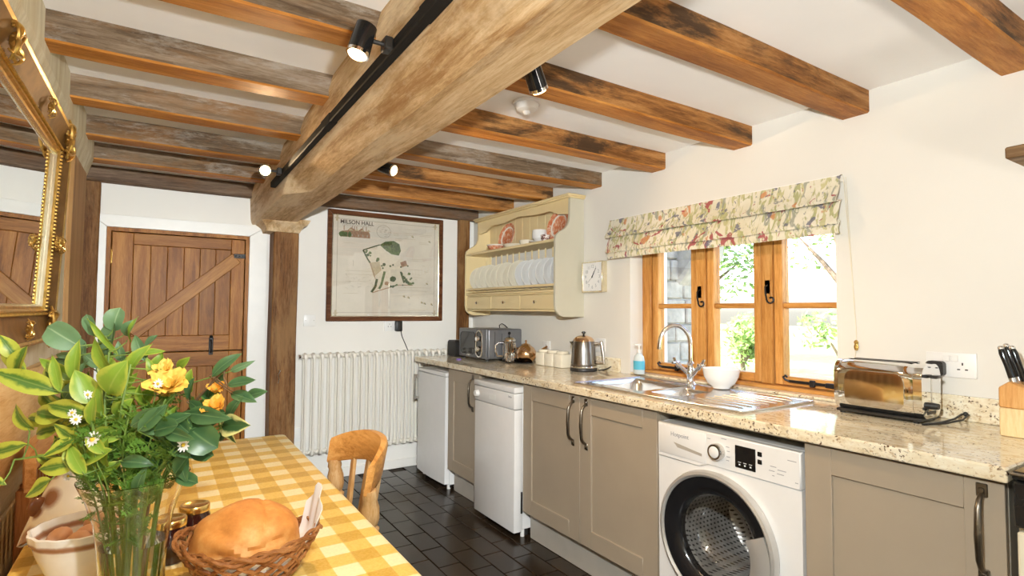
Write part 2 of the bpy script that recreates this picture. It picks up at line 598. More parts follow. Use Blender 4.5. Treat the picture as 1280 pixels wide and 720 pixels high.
def mk_floral():
    mt, nt, p = nodes('floral_linen')
    v = coords(nt, rnd=False)
    f0 = noise(nt, v, 7, 4)
    col = ramp(nt, f0, [(.35, (.66, .60, .44)), (.65, (.76, .71, .58))]).outputs[0]
    # leaf sprays: stretched slanted noise
    tc = nt.nodes.new('ShaderNodeTexCoord')
    def layer(col, rot, scl, nsc, lo, hi, ink, seed, amt=.9, dist=1.2):
        mp = nt.nodes.new('ShaderNodeMapping')
        mp.inputs['Rotation'].default_value = (rot, 0, 0)
        mp.inputs['Scale'].default_value = scl
        mp.inputs['Location'].default_value = (seed, seed * 2.3, seed * 1.7)
        nt.links.new(tc.outputs['Object'], mp.inputs['Vector'])
        f = noise(nt, mp.outputs[0], nsc, 3, .5, dist)
        k = ramp(nt, f, [(lo, (0, 0, 0)), (hi, (amt,) * 3)])
        return mixc(nt, k.outputs[0], col, ink)
    col = layer(col, .5, (1, 3.0, 1), 10, .55, .60, (.36, .36, .15), 1.3)
    col = layer(col, -.7, (1, 3.0, 1), 11, .56, .61, (.50, .46, .22), 4.1)
    col = layer(col, 1.1, (1, 2.2, 1), 14, .585, .63, (.27, .28, .22), 9.7, .8)
    col = layer(col, 0, (1, 1, 1), 13, .64, .67, (.55, .22, .08), 7.7, .85, .3)
    col = layer(col, .3, (1, 1.2, 1), 8.5, .62, .645, (.34, .06, .07), 2.9, .9, 2.2)
    col = layer(col, .8, (1, 1, 1), 22, .63, .66, (.13, .13, .18), 12.4, .85, .6)
    nt.links.new(col, p.inputs['Base Color'])
    p.inputs['Roughness'].default_value = .9
    bump(nt, p, noise(nt, v, 400, 2), .1, .001)
    return mt
M['floral'] = mk_floral()

def mk_leaf(name, inner, outer, edge, w0, w1, rough=.4, vein=.25):
    mt, nt, p = nodes(name)
    uv = nt.nodes.new('ShaderNodeUVMap')
    sp = nt.nodes.new('ShaderNodeSeparateXYZ')
    nt.links.new(uv.outputs[0], sp.inputs[0])
    d = mth(nt, 'MULTIPLY', mth(nt, 'ABSOLUTE', mth(nt, 'SUBTRACT', sp.outputs[1], .5)), 2)
    f = noise(nt, coords(nt), 55, 3)
    dd = mth(nt, 'ADD', d, mth(nt, 'MULTIPLY', mth(nt, 'SUBTRACT', f, .5), .9))
    col = ramp(nt, dd, [(max(0, w0), inner), (w1, outer)]).outputs[0]
    k = ramp(nt, d, [(.0, (vein,) * 3), (.09, (0, 0, 0))]).outputs[0]
    col = mixc(nt, k, col, edge)
    nt.links.new(col, p.inputs['Base Color'])
    p.inputs['Roughness'].default_value = rough
    return mt
M['leaf_var'] = mk_leaf('variegated_leaf', (.075, .17, .02), (.44, .48, .055), (.5, .55, .15), .25, .55)
M['leaf_lime'] = mk_leaf('lime_leaf', (.22, .36, .035), (.42, .47, .06), (.55, .6, .18), .55, .95)
M['leaf_blue'] = mk_leaf('bluish_green_leaf', (.13, .24, .105), (.16, .28, .13), (.34, .46, .26), .3, .9, .5, .8)
M['leaf_dark'] = mk_leaf('dark_green_leaf', (.05, .125, .045), (.085, .18, .06), (.22, .33, .13), .3, .9, .35, .6)
M['leaf_cream'] = mk_leaf('cream_edged_leaf', (.04, .10, .03), (.70, .66, .25), (.12, .22, .06), .45, .7)

def mk_bread():
    mt, nt, p = nodes('bread_crust')
    v = coords(nt, rnd=False)
    f = noise(nt, v, 16, 6, .7)
    col = ramp(nt, f, [(.3, (.48, .17, .03)), (.5, (.64, .26, .055)), (.72, (.78, .42, .13))]).outputs[0]
    tc = nt.nodes.new('ShaderNodeTexCoord')
    sp = nt.nodes.new('ShaderNodeSeparateXYZ')
    nt.links.new(tc.outputs['Object'], sp.inputs[0])
    k = ramp(nt, mth(nt, 'ADD', sp.outputs[2], mth(nt, 'MULTIPLY', mth(nt, 'SUBTRACT', f, .5), .05)), [(0.012, (1, 1, 1)), (.026, (0, 0, 0))]).outputs[0]
    col = mixc(nt, k, col, (.78, .55, .25))
    nt.links.new(col, p.inputs['Base Color'])
    p.inputs['Roughness'].default_value = .6
    bump(nt, p, noise(nt, v, 60, 4), .15, .002)
    return mt
M['bread'] = mk_bread()

def mk_spots(name, base, ink, pts, rad=.02):
    mt, nt, p = nodes(name)
    tc = nt.nodes.new('ShaderNodeTexCoord')
    f = noise(nt, coords(nt, rnd=False), 30, 3)
    col = ramp(nt, f, [(.3, tuple(c * .95 for c in base)), (.7, base)]).outputs[0]
    for (x, y, z, r) in pts:
        di = nt.nodes.new('ShaderNodeVectorMath')
        di.operation = 'DISTANCE'
        nt.links.new(tc.outputs['Object'], di.inputs[0])
        di.inputs[1].default_value = (x, y, z)
        k = ramp(nt, mth(nt, 'ADD', di.outputs['Value'], mth(nt, 'MULTIPLY', mth(nt, 'SUBTRACT', f, .5), .012)), [(r * .65, (.95,) * 3), (r, (0, 0, 0))]).outputs[0]
        col = mixc(nt, k, col, ink)
    nt.links.new(col, p.inputs['Base Color'])
    p.inputs['Roughness'].default_value = .15
    return mt

def mk_zband(name, base, ink, bands):
    mt, nt, p = nodes(name)
    tc = nt.nodes.new('ShaderNodeTexCoord')
    sp = nt.nodes.new('ShaderNodeSeparateXYZ')
    nt.links.new(tc.outputs['Object'], sp.inputs[0])
    f = noise(nt, coords(nt, rnd=False), 40, 3)
    z = mth(nt, 'ADD', sp.outputs[2], mth(nt, 'MULTIPLY', mth(nt, 'SUBTRACT', f, .5), .004))
    col = ramp(nt, f, [(.3, tuple(c * .94 for c in base)), (.7, base)]).outputs[0]
    for c, hw in bands:
        d = mth(nt, 'ABSOLUTE', mth(nt, 'SUBTRACT', z, c))
        k = ramp(nt, d, [(hw * .5, (.95,) * 3), (hw, (0, 0, 0))]).outputs[0]
        col = mixc(nt, k, col, ink)
    nt.links.new(col, p.inputs['Base Color'])
    p.inputs['Roughness'].default_value = .18
    return mt

def mk_transfer(name):   # red transferware plate
    mt, nt, p = nodes(name)
    v = coords(nt)
    tc = nt.nodes.new('ShaderNodeTexCoord')
    ln = nt.nodes.new('ShaderNodeVectorMath')
    ln.operation = 'LENGTH'
    nt.links.new(tc.outputs['Object'], ln.inputs[0])
    f = noise(nt, v, 45, 4, .7)
    k = ramp(nt, f, [(.42, (.60, .17, .07)), (.55, (.70, .32, .18)), (.66, (.80, .66, .52))]).outputs[0]
    rim = ramp(nt, ln.outputs['Value'], [(.070, (0, 0, 0)), (.074, (1, 1, 1)), (.082, (1, 1, 1)), (.086, (0, 0, 0))]).outputs[0]
    col = mixc(nt, rim, k, (.82, .75, .64))
    nt.links.new(col, p.inputs['Base Color'])
    p.inputs['Roughness'].default_value = .15
    return mt
M['transfer'] = mk_transfer('red_transferware')

def mk_drum():
    mt, nt, p = nodes('perforated_drum_steel')
    tc = nt.nodes.new('ShaderNodeTexCoord')
    sp = nt.nodes.new('ShaderNodeSeparateXYZ')
    nt.links.new(tc.outputs['Object'], sp.inputs[0])
    gy = mth(nt, 'MULTIPLY', mth(nt, 'ADD', sp.outputs[1], mth(nt, 'MULTIPLY', sp.outputs[0], .7)), 62.)
    gz = mth(nt, 'MULTIPLY', sp.outputs[2], 62.)
    row = mth(nt, 'MULTIPLY', mth(nt, 'MODULO', mth(nt, 'FLOOR', gz), 2.), .5)
    dy = mth(nt, 'SUBTRACT', mth(nt, 'FRACT', mth(nt, 'ADD', gy, row)), .5)
    dz = mth(nt, 'SUBTRACT', mth(nt, 'FRACT', gz), .5)
    d = mth(nt, 'SQRT', mth(nt, 'ADD', mth(nt, 'MULTIPLY', dy, dy), mth(nt, 'MULTIPLY', dz, dz)))
    f = noise(nt, coords(nt, rnd=False), 9, 3)
    st = ramp(nt, f, [(.35, (.40, .37, .33)), (.65, (.74, .71, .66))]).outputs[0]
    k = ramp(nt, d, [(.20, (1, 1, 1)), (.28, (0, 0, 0))]).outputs[0]
    nt.links.new(mixc(nt, k, st, (.05, .045, .04)), p.inputs['Base Color'])
    p.inputs['Metallic'].default_value = .4
    p.inputs['Roughness'].default_value = .28
    bump(nt, p, d, .5, .004)
    return mt
M['drum'] = mk_drum()
M['silver_rim'] = pm('silver_door_rim', (.62, .60, .56), .3, metal=.55, var=.03)
M['lawn'] = pm('mown_lawn', (.30, .38, .13), .9, var=.3, scale=6)
M['gravel'] = pm('pale_gravel', (.62, .58, .50), .9, var=.2, scale=30)
M['stone'] = pm('grey_sandstone', (.30, .265, .215), .9, var=.3, scale=9, bmp=.5)
M['mortar'] = pm('lime_mortar', (.36, .34, .30), .95, var=.15, scale=20)
M['tree_leaf'] = pm('garden_leaf', (.20, .31, .07), .6, var=.5, scale=3)
M['bark'] = pm('tree_bark', (.14, .10, .07), .9, var=.4, scale=12)

# ------------------------------------------------------------------ room constants
H = 2.174
YF = 3.82
YB = -3.2
XL = -2.70
ZW = .92
WO = (.69, 1.87, .93, 1.78)     # window opening y0,y1,z0,z1

def struct(name, b, mt, parent=None, **kw):
    return obj(name, b, mt, parent, kind=None if parent else 'structure', **kw)

# floor: base plus individual tiles
b = B().box((-3.2, YB - .3, -.15), (.35, YF + .3, -.012))
floor = struct('floor', b, M['grout'])
TL, TWD, J = .222, .1245, .005
tb = B().box((-TWD / 2 + J / 2, -TL / 2 + J / 2, -.014), (TWD / 2 - J / 2, TL / 2 - J / 2, 0), .002)
proto = obj('floor_tile', tb, M['tile'], floor, loc=(-.955, 2.28, 0), smooth=0)
rest = B()
ncount = 0
for i in range(-15, 9):
    for j in range(-26, 8):
        cx = -.955 + i * TWD
        cy = 2.28 + j * TL + (TL / 2 if i % 2 else 0)
        if cx < -2.95 or cx > -.02 or cy < YB + .1 or cy > YF - .08 or (i == 0 and j == 0):
            continue
        dz = random.uniform(-.0015, 0)
        if -1.95 < cx < -.50 and cy > 1.25 and ncount < 290:
            t = copyo(proto, floor, (cx + random.uniform(-.001, .001), cy, dz), (random.uniform(-.004, .004), random.uniform(-.006, .006), random.uniform(-.006, .006)))
            ncount += 1
        else:
            rest.box((cx - TWD / 2 + J / 2, cy - TL / 2 + J / 2, -.014), (cx + TWD / 2 - J / 2, cy + TL / 2 - J / 2, dz))
o = obj('floor_tile_field', rest, M['tile'], floor, smooth=0)
o['kind'] = 'stuff'

# walls
y0, y1, z0, z1 = WO
b = B()
T = .32
b.box((0, YB, 0), (.0995, y0, H + .1)).box((.0995, YB, 0), (T, y0 - .04, H + .1)).box((.0995, y0 - .04, 0), (T, y0, z0)).box((.0995, y0 - .04, z1), (T, y0, H + .1)).box((0, y1, 0), (T, YF + .3, H + .1)).box((0, y0, 0), (T, y1, z0)).box((0, y0, z1), (T, y1, H + .1))
struct('wall_right', b, M['plaster'], smooth=0)
b = B()
DX0, DX1, DZ = -2.66, -1.82, 1.815
b.box((-3.1, YF, 0), (DX0, YF + .2, H + .1)).box((DX1, YF, 0), (.32, YF + .2, H + .1)).box((DX0, YF, DZ), (DX1, YF + .2, H + .1))
b.box((DX0 - .1, YF + .2, 0), (DX1 + .1, YF + .25, DZ + .1))
struct('wall_far', b, M['plaster_far'], smooth=0)
b = B()
b.prism([(XL - .3, 0), (XL, 0), (XL, 1.90), (XL + .022, 1.97), (XL + .042, 2.04), (XL + .042, H + .1), (XL - .3, H + .1)], 'y', YB, 2.98).box((-3.0, 2.98, 0), (-2.775, YF, H + .1))
struct('wall_left', b, M['lime'], smooth=0)
b = B().box((-3.1, YB - .3, H), (.32, YF + .25, H + .12))
struct('ceiling', b, M['ceil'], smooth=0)
# wall behind the camera; its glazed window is added to let in daylight
bx0, bx1, bz0, bz1 = -2.15, -.95, .85, 1.95
b = B()
b.box((-3.0, YB - .2, 0), (bx0, YB, H + .1)).box((bx1, YB - .2, 0), (.32, YB, H + .1)).box((bx0, YB - .2, 0), (bx1, YB, bz0)).box((bx0, YB - .2, bz1), (bx1, YB, H + .1))
struct('wall_back', b, M['plaster'], smooth=0)
b = B()
for x in (bx0, bx0 + .57, bx1 - .06):
    b.box((x, YB - .14, bz0), (x + .06, YB - .06, bz1))
b.box((bx0, YB - .14, bz0), (bx1, YB - .06, bz0 + .06)).box((bx0, YB - .14, bz1 - .06), (bx1, YB - .06, bz1))
w2 = struct('window_2_added', b, M['win_oak'])
for k in range(2):
    x = bx0 + .06 + k * .57
    obj('pane', B().box((x, YB - .103, bz0 + .06), (x + .51, YB - .097, bz1 - .06)), M['pane'], w2, smooth=0)
portal((( bx0 + bx1) / 2, YB - .21, (bz0 + bz1) / 2), bx1 - bx0, bz1 - bz0, ((bx0 + bx1) / 2, 0, (bz0 + bz1) / 2))
portal((.33, (y0 + y1) / 2, (z0 + z1) / 2), y1 - y0, z1 - z0, (-2, (y0 + y1) / 2, (z0 + z1) / 2))

# baseboard on the far wall
b = B().box((-1.52, YF - .012, 0), (-.02, YF, .07), .003)
struct('baseboard_far', b, M['plaster_far'])

# ------------------------------------------------------------------ timbers
def warp_box(lo, hi, n, ax, amp, seed, bev=.008, under=0):
    """hewn timber: long box with gently wandering edges; faces whose normal points down get material slot 1"""
    rnd = random.Random(seed)
    ph = [rnd.uniform(0, 6.28) for _ in range(8)]
    b = B()
    R = []
    a = 'xyz'.index(ax)
    o = [k for k in range(3) if k != a]
    for i in range(n + 1):
        t = i / n
        l = lo[a] + (hi[a] - lo[a]) * t
        def wv(q):
            return amp * (sin(l * 2.3 + ph[q]) * .6 + sin(l * 5.9 + ph[q] * 2) * .4)
        p0, p1 = lo[o[0]] + wv(0), hi[o[0]] + wv(1)
        q0, q1 = lo[o[1]] + wv(2), hi[o[1]] + (0 if o[1] == 2 else wv(3))
        c = bev
        ring = [(p0 + c, q0), (p1 - c, q0), (p1, q0 + c), (p1, q1 - c), (p1 - c, q1), (p0 + c, q1), (p0, q1 - c), (p0, q0 + c)]
        pts = []
        for u, v in ring:
            pt = [0, 0, 0]
            pt[a] = l
            pt[o[0]] = u
            pt[o[1]] = v
            pts.append(pt)
        R.append(pts)
    b.rings(R)
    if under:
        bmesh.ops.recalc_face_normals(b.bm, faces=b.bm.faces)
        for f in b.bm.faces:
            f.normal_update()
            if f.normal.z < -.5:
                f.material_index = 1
    return b

def joist(lo, hi, face, label, group, seed):
    c = Vector(((lo[0] + hi[0]) / 2, (lo[1] + hi[1]) / 2, lo[2]))
    l2 = [lo[k] - c[k] for k in range(3)]
    h2 = [hi[k] - c[k] for k in range(3)]
    o = obj('ceiling_joist', warp_box(l2, h2, 14, 'x', .004, seed, .006, 1), [face, M['joist_under']], loc=c)
    tag(o, label, 'beam', group)
    return o
JY = [.045, .553, 1.063, 1.593, 2.12, 2.633, 3.15]
desc_r = ['deep orange oak joist running out over the knife block', 'stained oak joist above the right end of the window blind', 'oak joist with black weathered face above the middle of the blind',
          'oak joist with streaked face just beyond the smoke alarm', 'greyish oak joist ending above the near end of the plate rack', 'warm lit oak joist meeting the wall over the plate rack', 'short looking oak joist next to the far wall plate, over the plate rack']
desc_l = ['oak joist between main beam and mirror, out over the camera side', 'grey oak joist between the beam and mirror wall', 'orange edged oak joist level with the first track spotlight',
          'patchy brown and grey oak joist meeting the wall beside the mirror top', 'weathered grey oak joist second from the mirror towards the door', 'grey oak joist third from the mirror towards the door', 'dark brown oak joist beside the wall plate above the door']
for i, y in enumerate(JY):
    joist((-1.58, y, 2.082), (.02, y + .104, H + .01), M['joist_brown'] if i in (0, 1, 2, 3, 5, 6) else M['joist_grey'], desc_r[i], 'ceiling joists on the window side', 40 + i)
    joist((XL - .02 if i < 6 else -2.79, y, 2.082), (-1.80, y + .104, H + .01), M['joist_grey'], desc_l[i], 'ceiling joists on the door side', 60 + i)
o = obj('wall_plate', warp_box((-1.40, -.04, -.045), (1.40, .04, .05), 16, 'x', .003, 5), M['plate_oak'], loc=(-1.38, YF - .05, 2.125))
tag(o, 'dark oak wall plate running along the top of the far wall', 'beam')

# main beam with stop chamfers
def beam_ring(y):
    ch = 1.0 if y < 2.45 else max(0, (2.62 - y) / .17)
    wv = lambda p, a=.006: a * (sin(y * 1.9 + p) * .6 + sin(y * 4.7 + 2 * p) * .4)
    xr = -1.555 + wv(1) * .6
    xl = -1.825 + wv(2)
    zb = 1.90 + wv(3) * .7
    cx, cz = .105 * ch + .012, .068 * ch + .012
    ring = [(xr - .012, zb), (xr, zb + .012), (xr, H + .01), (xl + .01, H + .01), (xl - .008, H - .06), (xl, zb + cz + .03), (xl + .006, zb + cz), (xl + cx, zb)]
    return [(u, y, v) for u, v in ring]
b = B()
ys = [YB + .0] + [YB + .6 * k for k in range(1, 7)] + [.5 + .12 * k for k in range(17)] + [2.45, 2.5, 2.56, 2.62, 2.8, 3.0, 3.2, 3.4, 3.6, YF + .05]
ys = sorted(set(ys))
b.rings([beam_ring(y) for y in ys])
mb = thing('main_beam', 'massive pale chamfered oak beam crossing under the joists', 'beam', (0, 0, 0))
obj('beam_body', b, M['beam'], mb, smooth=28)
# post under the beam with its jowled head
pt = thing('oak_post', 'square oak post between door and radiator carrying the beam', 'post', (-1.61, 3.72, 0))
obj('shaft', warp_box((-.085, -.075, 0), (.085, .096, 1.845), 12, 'z', .003, 9, .008), M['post'], pt)
b = B()
rg = []
for (z, f, s) in ((1.835, -.10, .115), (1.865, -.13, .125), (1.885, -.17, .15), (1.90, -.20, .16), (1.915, -.21, .165)):
    rg.append([(-s - .02, f, z), (s - .03, f, z), (s - .03, .098, z), (-s - .02, .098, z)])
obj('jowl', b.rings(rg), M['beam'], pt)
hk = B().tube([(0, 0, .035), (.006, -.012, .025), (0, -.016, .012), (-.006, -.012, .0), (.002, -.008, -.03), (-.004, -.006, -.06)], .003, 6)
hk.tube([(-.012, -.006, .02), (0, -.012, .012), (.012, -.006, .03)], .0025, 6)
obj('iron_hook', hk, M['steel'], pt, loc=(-.03, -.078, .83))
o = obj('corner_post', warp_box((-.05, -.03, 0), (.05, .03, 2.085), 10, 'z', .002, 11), M['post'], loc=(-.118, YF - .03, 0))
tag(o, 'slim brown timber post between framed map and plate rack', 'post')
o = obj('door_post', warp_box((-.05, -.02, 0), (.035, .02, 2.085), 10, 'z', .002, 12), M['post'], loc=(-2.725, YF - .02, 0))
tag(o, 'brown timber post squeezed in the corner left of the door frame', 'post')
# limewashed wall post next to the mirror, browner towards the bottom
def mk_lpost():
    mt, nt, p = nodes('limewashed_post_oak')
    v = coords(nt, (14, 14, 1.2), False)
    f = noise(nt, v, 1.3, 6, .6, .6)
    top = ramp(nt, f, [(.3, (.66, .53, .31)), (.7, (.82, .71, .49))]).outputs[0]
    bot = ramp(nt, f, [(.3, (.32, .16, .055)), (.7, (.52, .30, .12))]).outputs[0]
    tc = nt.nodes.new('ShaderNodeTexCoord')
    sp = nt.nodes.new('ShaderNodeSeparateXYZ')
    nt.links.new(tc.outputs['Object'], sp.inputs[0])
    k = ramp(nt, mth(nt, 'ADD', sp.outputs[2], mth(nt, 'MULTIPLY', mth(nt, 'SUBTRACT', f, .5), .5)), [(1.05, (0, 0, 0)), (1.30, (1, 1, 1))]).outputs[0]
    nt.links.new(mixc(nt, k, bot, top), p.inputs['Base Color'])
    p.inputs['Roughness'].default_value = .75
    bump(nt, p, f, .4, .006)
    return mt
M['lpost'] = mk_lpost()
o = obj('wall_post', warp_box((-.10, -.30, 0), (.03, .16, H - .03), 14, 'z', .006, 13, .012), M['lpost'], loc=(-2.715, 2.81, 0))
tag(o, 'limewashed oak post standing in the wall beyond the gilt mirror', 'post')
# timber panel below the mirror
b = B()
pw = thing('wall_panelling', 'pale oak panelling on the wall below the mirror', 'panelling', (XL, 1.6, 0))
for k, (za, zb) in enumerate(((.02, .38), (.384, .74), (.744, 1.10))):
    obj('board', B().box((0, -1.4, za), (.022, .90, zb), .004), M['panel_oak'], pw)

# ------------------------------------------------------------------ door in far wall
d1 = D.objects.new('door_1', None)
COL.objects.link(d1)
d1['kind'] = 'structure'
d1.location = (0, YF, 0)
fr = B()
fr.box((DX0, -.0, 0), (DX0 + .03, .12, DZ)).box((DX1 - .03, 0, 0), (DX1, .12, DZ)).box((DX0 + .03, 0, DZ - .03), (DX1 - .03, .12, DZ))
obj('door_frame', fr, M['door_oak'], d1)
AX0, AX1, AZ = -2.752, -1.712, 1.885
for poly in ([(AX0, 0), (DX0 + .008, 0), (DX0 + .008, DZ - .008), (AX0, AZ)],
             [(DX1 - .008, 0), (AX1, 0), (AX1, AZ), (DX1 - .008, DZ - .008)],
             [(AX0 + .002, AZ), (DX0 + .01, DZ - .007), (DX1 - .01, DZ - .007), (AX1 - .002, AZ)]):
    a = B()
    a.prism(poly, 'y', -.022, 0, .002)
    obj('architrave', a, M['white_paint'], d1)
DL, DR = DX0 + .034, DX1 - .034
def dboard(name, x0, x1, za, zb, yf, yb, mt):
    return obj(name, B().box((x0, yf, za), (x1, yb, zb), .003), mt, d1)
for za, zb in ((1.0, DZ - .034), (.01, .994)):       # stable door: two leaves
    dboard('stile', DL, DL + .115, za, zb, .02, .055, M['door_oak'])
    dboard('stile', DR - .085, DR, za, zb, .02, .055, M['door_oak'])
    dboard('rail', DL + .115, DR - .085, zb - .10 if zb < 1.2 else zb - .075, zb, .02, .055, M['door_oak_h'])
    dboard('rail', DL + .115, DR - .085, za, za + .105, .02, .055, M['door_oak_h'])
    n = 6
    x = DL + .115
    wd = (DR - .085 - x) / n
    for k in range(n):
        dboard('plank', x + k * wd + .0005, x + (k + 1) * wd - .0005, za + .105, (zb - .10 if zb < 1.2 else zb - .075), .038 + random.uniform(-.002, .002), .055, M['door_oak'])
L = math.hypot(.60, .53)
br = B().box((-L / 2, -.012, -.042), (L / 2, .012, .042), .004)
obj('brace', br, M['brace_oak'], d1, loc=(-2.205, .026, 1.385), rot=(0, -math.atan2(.53, .60), 0))
hb = B().box((-.075, -.006, -.016), (.0, 0, .016), .003)
for k in (-.06, -.04, -.02):
    hb.ball((k, -.007, 0), .005, 8)
hb.tube([(.004, -.008, -.022), (.004, -.008, .022)], .007, 8)
obj('strap_hinge', hb, M['iron'], d1, loc=(DR + .005, .018, 1.665))
lt = B().box((-.014, -.006, -.06), (.014, 0, .06), .004)
lt.tube([(0, -.004, .045), (0, -.03, .02), (0, -.03, -.02), (0, -.004, -.045)], .006, 8).ball((0, -.012, .065), .012, 8)
obj('thumb_latch', lt, M['iron'], d1, loc=(-2.05, .02, 1.03))
obj('butt_hinge', B().box((-.008, -.004, -.045), (.008, 0, .045), .002).cyl((0, -.004, -.045), (0, -.004, .045), .005, n=8), M['brass'], d1, loc=(DX0 + .032, .02, 1.62))
o = obj('key_knob', B().ball((0, -.02, 0), .017, 12).cyl((0, 0, 0), (0, -.02, 0), .007, n=8), M['iron'], d1, loc=(-1.93, .02, .915))

# ------------------------------------------------------------------ oak window
win = D.objects.new('window_1', None)
COL.objects.link(win)
win['kind'] = 'structure'
win.location = (.10, 0, 0)
XA, XB = 0, .085
ZB, ZT = .948, z1
def wb(name, ya, yb, za, zb, xa=XA, xb=XB, mt='win_oak', bev=.004):
    return obj(name, B().box((xa, ya, za), (xb, yb, zb), bev), M[mt], win)
wb('jamb', 1.80, y1, .92, ZT)
wb('jamb', y0 - .039, .700, .935, ZT)
wb('head', .700, 1.80, ZT - .06, ZT, mt='win_oak_h')
wb('sill', y0 + .001, y1 - .001, z0, ZB, -.035, XB, 'win_oak_h')
wb('mullion', 1.415, 1.475, ZB, ZT - .06)
wb('mullion', 1.035, 1.095, ZB, ZT - .06)
for (ya, yb) in ((1.475, 1.80), (1.095, 1.415), (.700, 1.035)):
    s = .042
    ya += .002
    yb -= .002
    wb('sash_stile', ya, ya + s, ZB + .002, ZT - .062, .012, .07)
    wb('sash_stile', yb - s, yb, ZB + .002, ZT - .062, .012, .07)
    wb('sash_rail', ya + s, yb - s, ZB + .002, ZB + .044, .012, .07, 'win_oak_h')
    wb('sash_rail', ya + s, yb - s, ZT - .104, ZT - .062, .012, .07, 'win_oak_h')
    wb('glazing_bar', ya + s, yb - s, 1.308, 1.334, .016, .066, 'win_oak_h')
    wb('pane', ya + s, yb - s, ZB + .044, 1.308, .04, .045, 'pane', 0)
    wb('pane', ya + s, yb - s, 1.334, ZT - .104, .04, .045, 'pane', 0)
def fastener(y, z):
    f = B().box((-.012, -.016, -.035), (0, .016, .035), .003)
    pts = [(-.012, 0, .0), (-.028, 0, .005)]
    for k in range(14):
        a = pi / 2 - k * .42
        rr = .022 * (1 - k / 17)
        pts.append((-.03, -.006 + rr * cos(a) * 1.1 - .012, -.062 - rr * sin(a)))
    f.tube([(-.012, 0, .01), (-.03, 0, .0), (-.032, -.002, -.03), (-.03, -.006, -.055)] + [(-.03, -.028 + .022 * (1 - k / 16) * cos(-.0 - k * .5), -.06 - .022 * (1 - k / 16) * sin(k * .5)) for k in range(12)], .0045, 7)
    obj('window_latch', f, M['iron'], win, loc=(.012, y, z))
fastener(1.452, 1.395)
fastener(1.058, 1.41)
def stay(ya, yb, z):
    s = B().box((-.010, ya, z - .006), (0, yb, z + .006), .002).box((-.02, ya + .01, z - .01), (0, ya + .05, z + .01), .003).box((-.014, (ya + yb) / 2 - .012, z - .016), (0, (ya + yb) / 2 + .012, z + .014), .003)
    s.tube([(-.008, yb - .005, z), (-.016, yb + .01, z + .006), (-.02, yb + .018, z + .018), (-.018, yb + .008, z + .026), (-.016, yb, z + .018)], .005, 7)
    obj('casement_stay', s, M['iron'], win, loc=(.008, 0, 0))
stay(.74, .96, .972)
stay(1.50, 1.72, .972)
# granite ledge in the reveal
o = obj('window_ledge', B().box((-.005, y0 + .002, ZW + .0005), (.066, y1 - .002, ZW + .012), .003), M['granite'])
tag(o, 'granite ledge inside the window recess behind the sink', 'ledge')

# ------------------------------------------------------------------ roman blind
BY0, BY1 = .648, 2.008
bl = thing('roman_blind', 'floral roman blind folded up at the head of the oak window', 'blind', (0, 1.33, 1.6))
def tier(prof, ny=40):
    b = B()
    def fn(i, j):
        y = BY0 + (BY1 - BY0) * i - 1.33
        t = j * (len(prof) - 1)
        k = min(int(t), len(prof) - 2)
        a = t - k
        x = prof[k][0] * (1 - a) + prof[k + 1][0] * a
        z = prof[k][1] * (1 - a) + prof[k + 1][1] * a
        wob = (.0012 * sin(y * 11 + z * 30) + .0008 * sin(y * 29 + 1)) * j
        return (x + wob, y, z - 1.6 + .0015 * sin(y * 7) * (1 if j > .5 else 0))
    b.grid(fn, ny, (len(prof) - 1) * 2, .003)
    return b
obj('upper_fold', tier([(-.02, 1.855), (-.036, 1.846), (-.046, 1.80), (-.064, 1.765), (-.078, 1.744), (-.070, 1.735), (-.045, 1.742)]), M['floral'], bl)
obj('middle_fold', tier([(-.030, 1.752), (-.044, 1.735), (-.056, 1.70), (-.076, 1.655), (-.070, 1.644), (-.045, 1.652)]), M['floral'], bl)
obj('lower_fold', tier([(-.046, 1.665), (-.056, 1.65), (-.060, 1.625), (-.055, 1.608), (-.048, 1.612)]), M['floral'], bl)
obj('headrail', B().box((-.032, BY0 - 1.33 + .005, .225), (-.002, BY1 - 1.33 - .005, .252)), M['white_paint'], bl)
cd = B().tube([(-.02, BY0 - 1.33 - .004, .24), (-.012, BY0 - 1.33 - .022, -.1), (-.008, .612 - 1.33, -.40), (-.008, .615 - 1.33, -.45), (-.01, .632 - 1.33, -.60)], .0016, 5)
cd.tube([(-.02, BY0 - 1.33 - .012, .24), (-.006, .612 - 1.33, -.40)], .0012, 5)
obj('cord', cd, M['rope'], bl)
ck = B().lathe([(0, -.022), (.006, -.02), (.009, -.008), (.006, .004), (.009, .012), (.004, .02), (0, .021)], 12)
obj('brass_cord_weight', ck, M['brass'], bl, loc=(-.011, .612 - 1.33, -.44))

